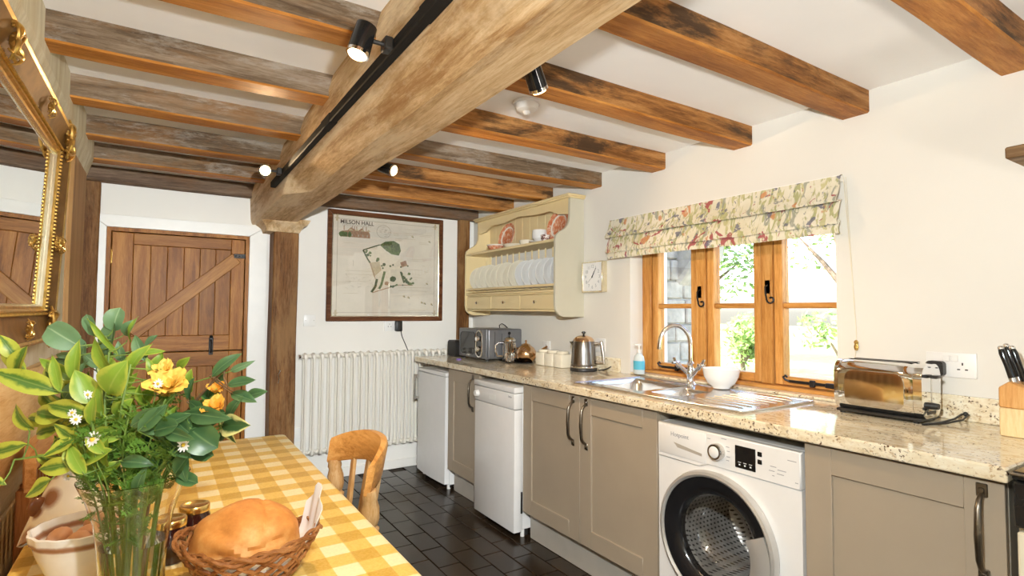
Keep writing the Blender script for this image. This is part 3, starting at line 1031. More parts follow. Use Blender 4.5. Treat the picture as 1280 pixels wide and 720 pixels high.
# ------------------------------------------------------------------ worktop, sink, upstand
wt = thing('worktop', 'long speckled cream granite worktop under the window', 'worktop', (0, 0, ZW))
SX0, SX1, SY0, SY1 = -.565, -.085, .74, 1.705         # sink outline
def sl(x0, x1, ya, yb):
    return x0, x1, ya, yb
TH = .038
b = B()
bowls = [(-.49, -.17, 1.31, 1.655), (-.47, -.24, 1.12, 1.27)]   # cut outs x0,x1,y0,y1
XS = [-.635, bowls[0][0], bowls[0][1], 0]
def slab(b, xs, ys, holes, z0, z1):
    vs = {}
    xs = sorted(set(xs))
    ys = sorted(set(ys))
    def hole(i, j):
        cx, cy = (xs[i] + xs[i + 1]) / 2, (ys[j] + ys[j + 1]) / 2
        return any(h[0] < cx < h[1] and h[2] < cy < h[3] for h in holes)
    def V(i, j, k):
        key = (i, j, k)
        if key not in vs:
            vs[key] = b.bm.verts.new((xs[i], ys[j], (z0, z1)[k]))
        return vs[key]
    nx, ny = len(xs) - 1, len(ys) - 1
    for i in range(nx):
        for j in range(ny):
            if hole(i, j):
                continue
            b.bm.faces.new((V(i, j, 1), V(i + 1, j, 1), V(i + 1, j + 1, 1), V(i, j + 1, 1)))
            b.bm.faces.new((V(i, j + 1, 0), V(i + 1, j + 1, 0), V(i + 1, j, 0), V(i, j, 0)))
            for di, dj, q in ((-1, 0, ((0, 0), (0, 1))), (1, 0, ((1, 1), (1, 0))), (0, -1, ((1, 0), (0, 0))), (0, 1, ((0, 1), (1, 1)))):
                ii, jj = i + di, j + dj
                if not (0 <= ii < nx and 0 <= jj < ny) or hole(ii, jj):
                    (a, c), (e, f) = q
                    b.bm.faces.new((V(i + a, j + c, 0), V(i + a, j + c, 1), V(i + e, j + f, 1), V(i + e, j + f, 0)))
    return b
holes = [(h[0] - .004, h[1] + .004, h[2] - .004, h[3] + .004) for h in bowls]
xs = [-.635, 0] + [h[k] for h in holes for k in (0, 1)]
yy = [-.012, 3.62] + [h[k] for h in holes for k in (2, 3)]
slab(b, xs, yy, holes, -TH, 0)
o = obj('slab', b, M['granite'], wt, smooth=0)
md = o.modifiers.new('edge', 'BEVEL')
md.width = .005
md.segments = 2
md.limit_method = 'ANGLE'
obj('upstand', B().box((-.02, y1 + .075, .0005), (-.0005, 2.35, .085), .003), M['granite'], wt)
obj('upstand', B().box((-.02, .0, .0005), (-.0005, .60, .085), .003), M['granite'], wt)

sk = thing('kitchen_sink', 'stainless steel sink with one and a half bowls and ribbed drainer', 'sink', (0, 0, ZW))
def plate_with_holes():
    b = B()
    ho = [(h[0], h[1], h[2], h[3]) for h in bowls]
    slab(b, [SX0, SX1] + [h[k] for h in ho for k in (0, 1)], [SY0, SY1] + [h[k] for h in ho for k in (2, 3)], ho, .0008, .0055)
    return b
obj('deck', plate_with_holes(), M['sink'], sk, smooth=0)
for h, dp in zip(bowls, (.16, .11)):
    c = ((h[0] + h[1]) / 2, (h[2] + h[3]) / 2)
    hw, hh = (h[1] - h[0]) / 2, (h[3] - h[2]) / 2
    rg = []
    for (ins, z, rad) in ((0, .0055, .004), (.0005, .0, .02), (.004, -.02, .05), (.012, -dp + .03, .05), (.03, -dp + .004, .045), (.06, -dp, .02)):
        rg.append([(x, y, z) for x, y in rrect(c[0], c[1], hw - ins, hh - ins, min(rad, hw - ins - .001), 6)])
    bb = B().rings(rg, cap0=False)
    o = obj('bowl', bb, M['sink'], sk)
    obj('drain', B().lathe([(.0, .001), (.018, .002), (.03, .004), (.034, .002), (.034, -.0005)], 24, (c[0], c[1], -dp + .0005)), M['chrome'], sk)
for k in range(7):
    x = -.49 + k * .055
    obj('drainer_rib', B().tube([(x, SY0 + .05, .0052), (x, SY0 + .07, .0062), (x, 1.02, .0062), (x, 1.04, .0052)], .0035, 8), M['sink'], sk)
rim = [(x, y, .0055) for x, y in rrect((SX0 + SX1) / 2, (SY0 + SY1) / 2, (SX1 - SX0) / 2 - .003, (SY1 - SY0) / 2 - .003, .01, 4)]
obj('rolled_rim', B().tube(rim, .0032, 6, loop=True), M['sink'], sk)

tp = thing('mixer_tap', 'chrome swan neck mixer tap with crosshead handles at the sink', 'tap', (-.125, 1.33, ZW + .0056))
obj('body', B().lathe([(.026, 0), (.026, .006), (.020, .012), (.017, .03), (.020, .05), (.022, .065), (.016, .08), (.0145, .10), (.017, .108), (.012, .118)], 20), M['chrome'], tp)
ns = [(0, 0, .11), (0, 0, .20)]
for k in range(1, 15):
    a = pi * k / 14
    ns.append((-.075 * .80 + .075 * .80 * cos(a), .075 * .6 - .075 * .6 * cos(a), .20 + .095 * sin(a)))
ns += [(-.122, .092, .175)]
obj('spout', B().tube(ns, .0105, 12), M['chrome'], tp)
for s in (-1, 1):
    h = B().tube([(0, s * .012, .055), (-.01, s * .05, .085), (-.014, s * .07, .10)], [.012, .010, .012], 12)
    c = Vector((-.016, s * .078, .106))
    for a in (0, pi / 2, pi, 3 * pi / 2):
        dv = Vector((cos(a) * .8, sin(a) * .5 * s, sin(a) * .8)) * .026
        h.tube([c, c + dv], [.006, .007], 8).ball(c + dv, .008, 8)
    h.ball(c, .011, 10)
    obj('tap_handle', h, M['chrome'], tp)

# ------------------------------------------------------------------ base cabinets
FX = -.60
def bar_handle(parent, y, zc, L=.21, flat=False):
    h = B()
    p = [(-.004, 0, L / 2 - .01), (-.022, 0, L / 2 - .022), (-.032, 0, L / 2 - .042), (-.036, 0, 0), (-.032, 0, -L / 2 + .042), (-.022, 0, -L / 2 + .022), (-.004, 0, -L / 2 + .01)]
    h.tube(p, [.006, .0065, .0075, .0085, .0075, .0065, .006], 10)
    for s in (-1, 1):
        h.box((-.005, -.012, s * L / 2 - .017), (0, .012, s * L / 2 + .017), .002)
        h.box((-.009, -.006, s * L / 2 - .007), (-.004, .006, s * L / 2 + .007), .002)
    return obj('handle', h, M['pewter'], parent, loc=(-.0005, y, zc))
def shaker_door(parent, ya, yb, za, zb, hy, hz=.742, loc0=(0, 0, 0)):
    """frame-and-panel door: origin at its centre on the front plane"""
    cy, cz = (ya + yb) / 2, (za + zb) / 2
    b = B()
    hw, hh = (yb - ya) / 2 - .0015, (zb - za) / 2
    s = .082 if hw > .2 else .062
    b.box((0, -hw, -hh), (.022, -hw + s, hh), .0015).box((0, hw - s, -hh), (.022, hw, hh), .0015)
    b.box((0, -hw + s, hh - s), (.022, hw - s, hh), .0015).box((0, -hw + s, -hh), (.022, hw - s, -hh + s), .0015)
    b.box((.009, -hw + s - .002, -hh + s - .002), (.018, hw - s + .002, hh - s + .002))
    d = obj('door', b, M['taupe'], parent, loc=(FX, cy, cz))
    if hy is not None:
        bar_handle(d, hy - cy, hz - cz)
    return d
def cabinet(label, ya, yb, doors, group='taupe base cabinets'):
    c = thing('base_cabinet', label, 'cabinet', (0, 0, 0), 0, group)
    b = B()
    t = .018
    X0, X1 = FX + .023, -.01
    b.box((X0, ya, .15), (X1, ya + t, .878)).box((X0, yb - t, .15), (X1, yb, .878)).box((X0, ya + t, .15), (X1, yb - t, .15 + t)).box((X1 - .01, ya + t, .168), (X1, yb - t, .878))
    b.box((X0, ya + t, .80), (X0 + .02, yb - t, .878))
    obj('carcass', b, M['taupe_in'], c, smooth=0)
    for dd in doors:
        shaker_door(c, *dd)
    obj('plinth', B().box((FX + .055, ya, .002), (FX + .075, yb, .148)), M['kick'], c, smooth=0)
    return c
cabinet('taupe shaker cabinet with one pewter handle between washing machine and cooker', .002, .498, [(.002, .498, .16, .872, .047)])
cabinet('wide taupe shaker cabinet with a pair of doors below the sink', 1.114, 2.112, [(1.114, 1.613, .16, .872, 1.562), (1.613, 2.112, .16, .872, 1.662)])
cabinet('narrow taupe cabinet between the fridge and the slim dishwasher', 2.62, 3.075, [(2.62, 3.075, .16, .872, 2.705)])
# filler panel over washing machine
o = obj('filler_panel', B().box((FX + .06, .502, .858), (FX + .08, 1.110, .8805)), M['taupe'])
tag(o, 'thin grey filler strip above the washing machine under the worktop', 'panel')

# ------------------------------------------------------------------ washing machine (front faces -x)
wm = thing('washing_machine', 'white front loading washing machine with a round chrome rimmed porthole', 'washing machine', (0, 0, 0))
ya, yb = .506, 1.106
b = B().box((-.574, ya, .015), (-.03, ya + .012, .838), .003).box((-.574, yb - .012, .015), (-.03, yb, .838), .003)
b.box((-.574, ya + .012, .815), (-.03, yb - .012, .838), .002).box((-.574, ya + .012, .015), (-.03, yb - .012, .035)).box((-.05, ya + .012, .035), (-.03, yb - .012, .815))
obj('body', b, M['white'], wm)
CY, CZ = .828, .452
b = B()
# front panel with round opening
n = 48
n = 64
rx0, rx1, rz0, rz1 = ya + .001, yb - .001, .03, .715
outer = []
for k in range(n):
    a = 2 * pi * k / n
    c, s_ = cos(a), sin(a)
    q = min(((rx1 if c > 0 else rx0) - CY) / c if abs(c) > 1e-6 else 9, ((rz1 if s_ > 0 else rz0) - CZ) / s_ if abs(s_) > 1e-6 else 9)
    outer.append([-.60, CY + c * q, CZ + s_ * q])
for (py, pz) in ((rx0, rz0), (rx1, rz0), (rx1, rz1), (rx0, rz1)):
    i_ = min(range(n), key=lambda i: (outer[i][1] - py) ** 2 + (outer[i][2] - pz) ** 2)
    outer[i_][1], outer[i_][2] = py, pz
inner = [(-.60, CY + .225 * cos(2 * pi * k / n), CZ + .225 * sin(2 * pi * k / n)) for k in range(n)]
inner2 = [(-.575, p[1], p[2]) for p in inner]
back = [(-.571, p[1], p[2]) for p in outer]
b.rings([back, outer, inner, inner2], cap0=False, cap1=False)
obj('front_panel', b, M['white'], wm, smooth=30)
b = B()
b.prism([(ya + .001, .716), (ya + .001, .8375), (yb - .001, .8375), (yb - .001, .700), (.90, .700), (.86, .716)], 'x', -.606, -.571, .004)
cpan = obj('control_panel', b, M['white'], wm)
dr = obj('detergent_drawer', B().box((-.609, .868, .716), (-.602, 1.095, .830), .004, 2), M['white'], wm)
obj('drawer_grip', B().prism([(.885, .742), (.885, .752), (1.02, .770), (1.0, .752)], 'x', -.6098, -.6085), M['kick'], dr)
text('lettering', 'Hotpoint', .024, M['grey_txt'], dr, (-.6095, .99, .800))
kb = B().lathe([(.0, .026), (.020, .026), (.026, .022)], 28, ax='x')
obj('knob_face', B().lathe([(.0, -.028), (.017, -.028), (.021, -.026), (.021, -.02)], 28, (-.606, .815, .776), ax='x'), M['white'], wm)
obj('programme_knob', B().lathe([(.021, -.0255), (.0275, -.026), (.030, -.020), (.030, -.0), (.02, 0)], 28, (-.606, .815, .776), ax='x'), M['steel'], wm)
dsp = obj('display', B().box((-.6085, .664, .737), (-.6055, .744, .815), .0015), M['display'], wm)
for y in (.725, .704, .682):
    obj('display_glyph', B().box((-.609, y - .006, .757), (-.6084, y + .006, .759)).box((-.609, y - .003, .747), (-.6084, y + .003, .752)), M['led'], dsp, smooth=0)
for z in (.802, .776):
    q = obj('button', B().box((-.6085, .640, z - .008), (-.6055, .657, z + .008), .0015), M['display'], wm)
for (y, z, wd) in ((.60, .772, .022), (.57, .765, .03), (.605, .757, .02), (.575, .752, .024), (.60, .742, .008), (.52, .738, .010), (.535, .805, .03), (.79, .826, .022), (.855, .815, .014), (.775, .80, .014), (.772, .785, .012), (.772, .765, .014), (.775, .752, .012)):
    obj('printed_mark', B().box((-.6066, y - wd / 2, z - .0012), (-.6061, y + wd / 2, z + .0012)), M['grey_txt'], cpan, smooth=0)
# door
obj('door_rim', B().lathe([(.230, -.602), (.245, -.603), (.249, -.618), (.244, -.632), (.234, -.636), (.226, -.630), (.223, -.615), (.226, -.602)], 64, (0, CY, CZ), ax='x'), M['silver_rim'], wm)
obj('door_seal', B().lathe([(.227, -.628), (.205, -.624), (.172, -.614), (.160, -.600), (.158, -.585), (.165, -.578), (.206, -.600)], 56, (0, CY, CZ), ax='x'), M['rubber'], wm)
obj('door_bowl', B().lathe([(.160, -.612), (.158, -.60), (.150, -.56), (.138, -.53), (.11, -.512), (.06, -.506), (.0, -.505)], 48, (0, CY, CZ), ax='x').lathe([(.154, -.612), (.151, -.60), (.143, -.563), (.131, -.536), (.105, -.519), (.06, -.513), (0, -.512)], 48, (0, CY, CZ), ax='x'), M['smoke_gl'], wm)
obj('drum', B().lathe([(.205, -.575), (.19, -.565), (.185, -.54), (.235, -.535), (.240, -.50), (.240, -.20), (.20, -.17), (.0, -.165)], 56, (0, CY, CZ), ax='x'), M['drum'], wm)
for k in range(3):
    a = .5 + k * 2.094
    r = .205
    obj('drum_paddle', B().tube([(-.52, CY + (r + .01) * cos(a), CZ + (r + .01) * sin(a)), (-.35, CY + r * cos(a), CZ + r * sin(a)), (-.2, CY + (r + .01) * cos(a), CZ + (r + .01) * sin(a))], [.02, .032, .02], 10), M['steel'], wm)
dh = B()
def dh_fn(i, j):
    a = -1.05 + i * 1.15
    a = pi + .15 + (i - .5) * 1.25     # towards -y side
    r = .160 + j * .072 - (.028 * (1 - j) * sin(i * pi) * -1 + 0) * .0
    return (-.637 - .010 * sin(j * pi) * sin(i * pi) ** .5, CY + r * cos(a), CZ + r * sin(a) - .02)
dh.grid(dh_fn, 16, 6, .010)
obj('door_handle', dh, M['silver_rim'], wm)
for y in (.54, 1.07):
    for x in (-.54, -.08):
        obj('foot', B().cyl((x, y, 0), (x, y, .016), .02, n=12), M['black'], wm)

# ------------------------------------------------------------------ fridge
fg = thing('under_counter_fridge', 'white under counter fridge at the radiator end of the worktop', 'fridge', (0, 0, 0))
obj('body', B().box((-.575, 3.095, .035), (-.06, 3.595, .838), .004), M['white'], fg)
b = B()
rg = []
for k in range(9):
    t = k / 8
    y = 3.095 + .5 * t
    x = -.612 - .014 * sin(pi * t)
    rg.append([(x, y, .045), (-.577, y, .045), (-.577, y, .806), (x, y, .806)])
obj('door', b.rings(rg), M['white'], fg, smooth=30)
obj('top_panel', B().box((-.612, 3.095, .809), (-.06, 3.595, .836), .005), M['white'], fg)
h = B().box((-.655, 3.563, .585), (-.640, 3.587, .785), .003).box((-.642, 3.563, .76), (-.612, 3.585, .782), .003).box((-.642, 3.563, .588), (-.612, 3.585, .61), .003)
obj('door_handle', h, M['steel'], fg)
for y in (3.13, 3.56):
    for x in (-.56, -.10):
        obj('foot', B().cyl((x, y, 0), (x, y, .037), .014, n=10), M['white_pl'], fg)
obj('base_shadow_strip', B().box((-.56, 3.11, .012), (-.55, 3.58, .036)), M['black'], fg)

# ------------------------------------------------------------------ slim dishwasher
dw = thing('slim_dishwasher', 'slim white dishwasher with dial and display beside the sink cabinet', 'dishwasher', (0, 0, 0))
Y0, Y1 = 2.128, 2.602
obj('body', B().box((-.585, Y0 + .01, .045), (-.05, Y1 - .01, .850), .003), M['white'], dw)
obj('door', B().box((-.645, Y0 + .004, .035), (-.588, Y1 - .004, .722), .006, 2), M['white'], dw)
obj('control_panel', B().box((-.648, Y0 + .004, .725), (-.588, Y1 - .004, .815), .006, 2), M['white'], dw)
obj('lid', B().box((-.650, Y0, .818), (-.05, Y1, .852), .006, 2), M['white'], dw)
obj('dial', B().lathe([(0, -.022), (.016, -.022), (.02, -.018), (.022, 0)], 20, (-.648, 2.555, .768), ax='x'), M['white_pl'], dw)
obj('display', B().box((-.6492, 2.33, .752), (-.6475, 2.415, .782), .001), M['led'], dw)
text('lettering', 'beko', .018, M['grey_txt'], dw, (-.6486, 2.175, .795))
obj('side_catch', B().box((-.60, Y0 - .0012, .14), (-.59, Y0 + .004, .26)), M['black'], dw)
obj('lower_panel', B().box((-.560, Y0 + .01, .01), (-.545, Y1 - .01, .045)), M['black'], dw)
for y in (Y0 + .03, Y1 - .03):
    for x in (-.57, -.10):
        obj('foot', B().cyl((x, y, 0), (x, y, .046), .012, n=10), M['white_pl'], dw)

# ------------------------------------------------------------------ cooker and hood at the end
ck = thing('range_cooker', 'cream cooker with black control strip past the worktop end', 'cooker', (0, 0, 0))
obj('body', B().box((-.60, -.62, .01), (-.02, -.020, .78), .004), M['cream_en'], ck)
obj('oven_door', B().box((-.628, -.615, .10), (-.603, -.024, .775), .005), M['cream_en'], ck)
obj('control_strip', B().box((-.635, -.62, .785), (-.56, -.020, .892), .005), M['black_gl'], ck)
obj('hob', B().box((-.63, -.622, .893), (-.02, -.018, .915), .004), M['black_gl'], ck)
obj('hob_rim', B().tube([(-.632, -.620, .908), (-.632, -.020, .908), (-.03, -.020, .908)], .005, 8), M['pewter'], ck)
for y in (-.10, -.22, -.40, -.52):
    obj('control_knob', B().lathe([(0, -.026), (.016, -.026), (.018, -.02), (.02, 0)], 16, (-.635, y, .84), ax='x'), M['steel'], ck)
for (x, y) in ((-.46, -.16), (-.46, -.46), (-.18, -.16), (-.18, -.46)):
    obj('burner', B().lathe([(.06, 0), (.055, .008), (.03, .012), (0, .012)], 20, (x, y, .9155)), M['iron'], ck)
hd = thing('hood_mantel', 'dark oak mantel shelf of the cooker hood on the window wall', 'mantel', (0, 0, 0))
obj('mantel_board', B().hexa([(-.545, -.85, 1.672), (-.001, -.85, 1.672), (-.001, -.002, 1.682), (-.545, -.002, 1.682), (-.545, -.85, 1.725), (-.001, -.85, 1.725), (-.001, -.002, 1.712), (-.545, -.002, 1.712)], .003), M['hood_oak'], hd)
obj('canopy', B().hexa([(-.45, -.80, 1.726), (-.001, -.80, 1.726), (-.001, -.06, 1.714), (-.45, -.06, 1.714), (-.25, -.62, 2.07), (-.001, -.62, 2.07), (-.001, -.22, 2.07), (-.25, -.22, 2.07)]), M['plaster'], hd, smooth=0)

# ------------------------------------------------------------------ things on the worktop
zt = ZW + .0005
# kettle
kt = thing('electric_kettle', 'dark brushed steel kettle beside the cream canisters', 'kettle', (-.135, 2.135, zt))
obj('base', B().lathe([(.0, 0), (.083, 0), (.085, .006), (.083, .018), (.08, .022), (0, .022)], 32), M['black'], kt)
obj('body', B().lathe([(.079, .022), (.081, .028), (.079, .05), (.074, .12), (.068, .178), (.066, .183)], 36), M['kettle'], kt)
obj('foot_ring', B().lathe([(.0815, .0215), (.083, .026), (.0815, .031)], 36), M['chrome'], kt)
obj('lid', B().lathe([(.066, .183), (.064, .192), (.052, .206), (.03, .215), (0, .218)], 32), M['copper'], kt)
obj('lid_knob', B().lathe([(.006, .215), (.005, .226), (.013, .232), (.014, .238), (.006, .243), (0, .244)], 16), M['black_gl'], kt)
hd_ = Vector((.50, -.60, 0)).normalized()
def hp(r, z):
    return (hd_.x * r, hd_.y * r, z)
obj('handle', B().tube([hp(.064, .168), hp(.10, .172), hp(.115, .168)], .008, 10).tube([hp(.072, .055), hp(.11, .055), hp(.122, .058)], .008, 10).tube([hp(.108, .185), hp(.112, .17), hp(.124, .07), hp(.126, .045)], [.009, .011, .011, .009], 10), M['steel'], kt)
obj('spout', B().hexa([hp(-.060, .135), (-.048, .028, .135), (-.03, .048, .135), hp(-.062, .14), (-.066, .058, .178), (-.060, .040, .180), (-.034, .058, .180), (-.064, .060, .179)]), M['kettle'], kt)
cb = [( .05, -.08, .006), (.09, -.095, .012), (.12, -.10, .02), (.118, -.12, .03), (.085, -.125, .02), (.065, -.10, .008)]
obj('power_cord', B().tube(cb, .004, 7), M['black'], kt)
# canisters
for k, (y, lab) in enumerate(((2.352, 'cream square canister next to the kettle'), (2.452, 'cream square canister in the middle of three'), (2.552, 'cream square canister nearest the copper teapot'))):
    c = thing('canister', lab, 'canister', (-.13, y, zt), 0, 'row of three cream canisters')
    obj('jar', B().box((-.046, -.046, 0), (.046, .046, .088), .008, 2), M['cer_cream'], c)
    obj('lid', B().lathe([(.040, .0885), (.042, .092), (.042, .100), (.036, .106), (0, .107)], 24), M['cer_cream'], c)
    obj('seal', B().lathe([(.0385, .0882), (.0425, .0895), (.0385, .0905)], 24), M['rope'], c)
# tray, teapot, cafetiere
ty = thing('glass_tray', 'dark oval tray under the teapot and cafetiere', 'tray', (-.19, 2.83, zt))
obj('plate', B().lathe([(0, 0), (.9, 0), (1.0, .006), (1.0, .010), (.9, .006), (0, .005)], 40, sx=.085, sy=.19), M['black_gl'], ty)
tpot = thing('teapot', 'round copper coloured teapot on the dark tray', 'teapot', (-.160, 2.735, zt + .0065))
tpot.scale = (1.1, 1.1, 1.1)
obj('pot', B().lathe([(0, 0), (.035, 0), (.055, .012), (.068, .04), (.066, .068), (.052, .092), (.034, .104), (.03, .106)], 28), M['copper'], tpot)
obj('lid', B().lathe([(.031, .1065), (.026, .114), (.01, .119), (.004, .124), (.008, .132), (.004, .140), (0, .141)], 20), M['copper'], tpot)
sp_ = [(.02, -.05, .035), (.045, -.085, .055), (.055, -.105, .085), (.075, -.13, .105)]
obj('spout', B().tube(sp_, [.016, .011, .008, .006], 10), M['copper'], tpot)
hn = [(-.03 + -.0, .055, .085)] + [(-.03 - .02 * sin(a * .5), .055 + .035 * sin(a), .055 + .032 * cos(a)) for a in (.3, .8, 1.3, 1.8, 2.3, 2.8)] + [(-.03, .055, .025)]
obj('handle', B().tube(hn, .005, 8), M['copper'], tpot)
cf = thing('cafetiere', 'glass cafetiere with chrome frame beside the microwave', 'cafetiere', (-.205, 2.885, zt + .0065))
obj('beaker', B().lathe([(0, .004), (.040, .004), (.042, .010), (.042, .135), (.045, .142)], 28).lathe([(0, .0065), (.038, .0065), (.0395, .012), (.0395, .135), (.0425, .141)], 28), M['glass'], cf)
fr = B()
for z in (.012, .125):
    fr.tube([(.0445 * cos(2 * pi * k / 28), .0445 * sin(2 * pi * k / 28), z) for k in range(28)], .003, 6, loop=True)
for k in range(4):
    a = pi / 4 + k * pi / 2
    fr.box((.0445 * cos(a) - .004, .0445 * sin(a) - .004, 0), (.0445 * cos(a) + .004, .0445 * sin(a) + .004, .128), .001)
obj('chrome_frame', fr, M['chrome'], cf)
obj('lid', B().lathe([(.047, .142), (.047, .152), (.036, .164), (.012, .170), (0, .171)], 28), M['chrome'], cf)
obj('plunger_knob', B().cyl((0, 0, .17), (0, 0, .19), .003, n=8).ball((0, 0, .198), .011, 12), M['black_gl'], cf)
obj('handle', B().tube([(-.042, .014, .128), (-.075, .026, .130), (-.098, .032, .11), (-.10, .033, .07), (-.085, .028, .035), (-.044, .015, .03)], .007, 10), M['chrome'], cf)
mg = thing('glass_mug', 'small clear glass mug in front of the cafetiere', 'mug', (-.255, 2.80, zt))
obj('cup', B().lathe([(0, 0), (.026, 0), (.03, .006), (.034, .07)], 24).lathe([(0, .005), (.024, .005), (.0275, .01), (.0315, .07)], 24), M['glass'], mg)
obj('handle', B().tube([(-.02, -.025, .058), (-.035, -.042, .052), (-.037, -.046, .035), (-.03, -.038, .02), (-.018, -.024, .018)], .004, 8), M['glass'], mg)
# microwave
mw = thing('microwave', 'retro grey microwave with rounded door in the worktop corner', 'microwave', (-.35, 3.165, zt))
# local: faces -x ; width along y .44 ; depth .31
obj('casing', B().box((.006, -.215, .014), (.30, .215, .232), .012, 3), M['grey_mw'], mw)
mwf = obj('front', B().box((-.012, -.215, .014), (.005, .215, .232), .008, 3), M['grey_mw'], mw)
wp = rrect(.065, .123, .115, .082, .035, 6)
obj('door_window', B().prism(wp, 'x', -.0155, -.0125), M['mw_glass'], mwf)
obj('control_recess', B().prism(rrect(-.115, .123, .045, .095, .043, 8), 'x', -.0140, -.0122), M['mw_glass'], mwf)
obj('chrome_surround', B().tube([(-.016, a, z) for a, z in rrect(-.115, .123, .046, .096, .044, 8)], .006, 8, loop=True), M['chrome'], mwf)
obj('window_trim', B().tube([(-.015, a, z) for a, z in wp], .003, 6, loop=True), M['black_gl'], mwf)
for z in (.160, .085):
    obj('dial', B().lathe([(0, -.030), (.014, -.030), (.018, -.024), (.019, -.002)], 20, (-.0135, -.118, z), ax='x'), M['chrome'], mwf)
for y in (-.18, .18):
    for x in (.02, .27):
        obj('foot', B().cyl((x, y, 0), (x, y, .015), .012, n=10), M['black'], mw)
obj('badge', B().box((-.0128, .03, .026), (-.0118, .08, .034)), M['chrome'], mw, smooth=0)
obj('vent_slot', B().box((.06, -.2155, .03), (.064, -.2148, .215)).box((.12, -.2155, .05), (.123, -.2148, .20)), M['black'], mw, smooth=0)
obj('power_cable', B().tube([(.22, -.02, .235), (.22, -.015, .255), (.235, -.03, .268), (.25, -.05, .255), (.27, -.055, .235)], .004, 6), M['black'], mw)
# black speaker left of it
spk = thing('small_speaker', 'small black rounded speaker standing behind the microwave edge', 'speaker', (-.33, 3.475, zt))
rg = []
obj('case', B().prism(rrect(0, .066, .072, .065, .028, 6), 'x', -.05, .05, .004), M['black'], spk)
obj('grille', B().prism(rrect(0, .066, .062, .055, .022, 6), 'x', -.0515, -.0495), M['iron'], spk)
obj('stand_foot', B().box((-.04, -.05, 0), (.04, .05, .003)), M['black'], spk)
o = obj('led_puck', B().lathe([(.0, 0), (.018, 0), (.02, .004), (.016, .008), (0, .009)], 20), pm('violet_plastic', (.25, .16, .55), .3), loc=(-.46, 3.19, zt))
tag(o, 'tiny violet plastic disc on the worktop in front of the microwave', 'disc')
# soap
so = thing('soap_dispenser', 'clear pump bottle of hand soap with a blue label by the window', 'soap bottle', (-.035, 1.765, zt + .0125))
obj('bottle', B().lathe([(0, 0), (.033, 0), (.036, .006), (.036, .075), (.030, .10), (.014, .115), (.012, .12)], 28, sx=.75), M['soap_liq'], so)
obj('label', B().lathe([(.0365, .025), (.0367, .03), (.0367, .07), (.0365, .075)], 28, sx=.755), M['soap_blue'], so)
obj('pump', B().cyl((0, 0, .12), (0, 0, .136), .013, n=16).cyl((0, 0, .136), (0, 0, .162), .005, n=10).box((-.034, -.008, .160), (.012, .008, .170), .003), M['white_pl'], so)
# white bowl
bw = thing('china_bowl', 'plain white china bowl on the drainer beside the tap', 'bowl', (-.11, 1.165, ZW + .0105))
obj('shell', B().lathe([(0, 0), (.038, 0), (.040, .006), (.062, .025), (.078, .055), (.085, .092), (.0825, .0925), (.075, .058), (.058, .028), (.03, .012), (0, .011)], 40), M['cer_white'], bw)

# toaster
ts = thing('chrome_toaster', 'long polished chrome toaster near the wall sockets', 'toaster', (-.145, .452, zt))
# section in x,z extruded along y
sec = []
W2, HT = .078, .185
for a, z in rrect(0, HT / 2 + .012, W2, HT / 2, .05, 8):
    sec.append((a, max(z, .014)))
def extr(sec, ya, yb, n=1, bul=0):
    return [[(x * (1 - bul * abs(2 * k / n - 1) ** 6), ya + (yb - ya) * k / n, z if z < .05 else z - bul * .2 * abs(2 * k / n - 1) ** 8) for x, z in sec] for k in range(n + 1)]
obj('shell', B().rings(extr(sec, -.112, .128, 16, .03)), M['chrome'], ts, smooth=50)
obj('slots', B().box((-.032, -.095, .1965), (-.012, .11, .1985)).box((.012, -.095, .1965), (.032, .11, .1985)), M['black'], ts)
endp = [(x * .97, z * .985 + .001) for x, z in sec]
obj('end_panel', B().rings(extr(endp, -.138, -.1125)), M['chrome'], ts, smooth=50)
obj('end_panel', B().rings(extr(endp, .1285, .142)), M['chrome'], ts, smooth=50)
obj('side_panel', B().prism(rrect(.008, .098, .095, .062, .03, 6), 'x', -.0805, -.0775), M['chrome'], ts)
obj('base', B().box((-.072, -.135, .006), (.072, .138, .016), .003), M['black'], ts)
obj('lever', B().box((-.022, -.162, .149), (.022, -.139, .159), .004), M['black'], ts)
obj('lever_slot', B().box((-.003, -.1392, .05), (.003, -.1377, .148)), M['steel'], ts)
obj('browning_knob', B().lathe([(0, -.020), (.010, -.020), (.012, 0)], 16, (0, -.138, .055), ax='y').box((-.035, -.1395, .028), (.03, -.1385, .038)), M['black'], ts)
for x in (-.06, .06):
    for y in (-.115, .12):
        obj('foot', B().cyl((x, y, 0), (x, y, .007), .009, n=10), M['black'], ts)
obj('mains_lead', B().tube([(.072, -.06, .012), (.090, -.08, .010), (.105, -.10, .03), (.112, -.105, .07), (.115, -.108, .11)], .0034, 7), M['black'], ts)
cr = thing('crumb_tongs', 'flat black handled tongs sticking out from under the toaster', 'tongs', (-.16, .30, zt))
for s in (0, 1):
    obj('arm', B().tube([(-.075, .005 + s * .004, .004), (.0, -.015 - s * .012, .006), (.07, -.03 - s * .022, .014), (.118, -.035 - s * .018, .026)], .0034, 7), M['black'], cr)
obj('hinge', B().ball((.12, -.044, .027), .008, 10), M['black'], cr)

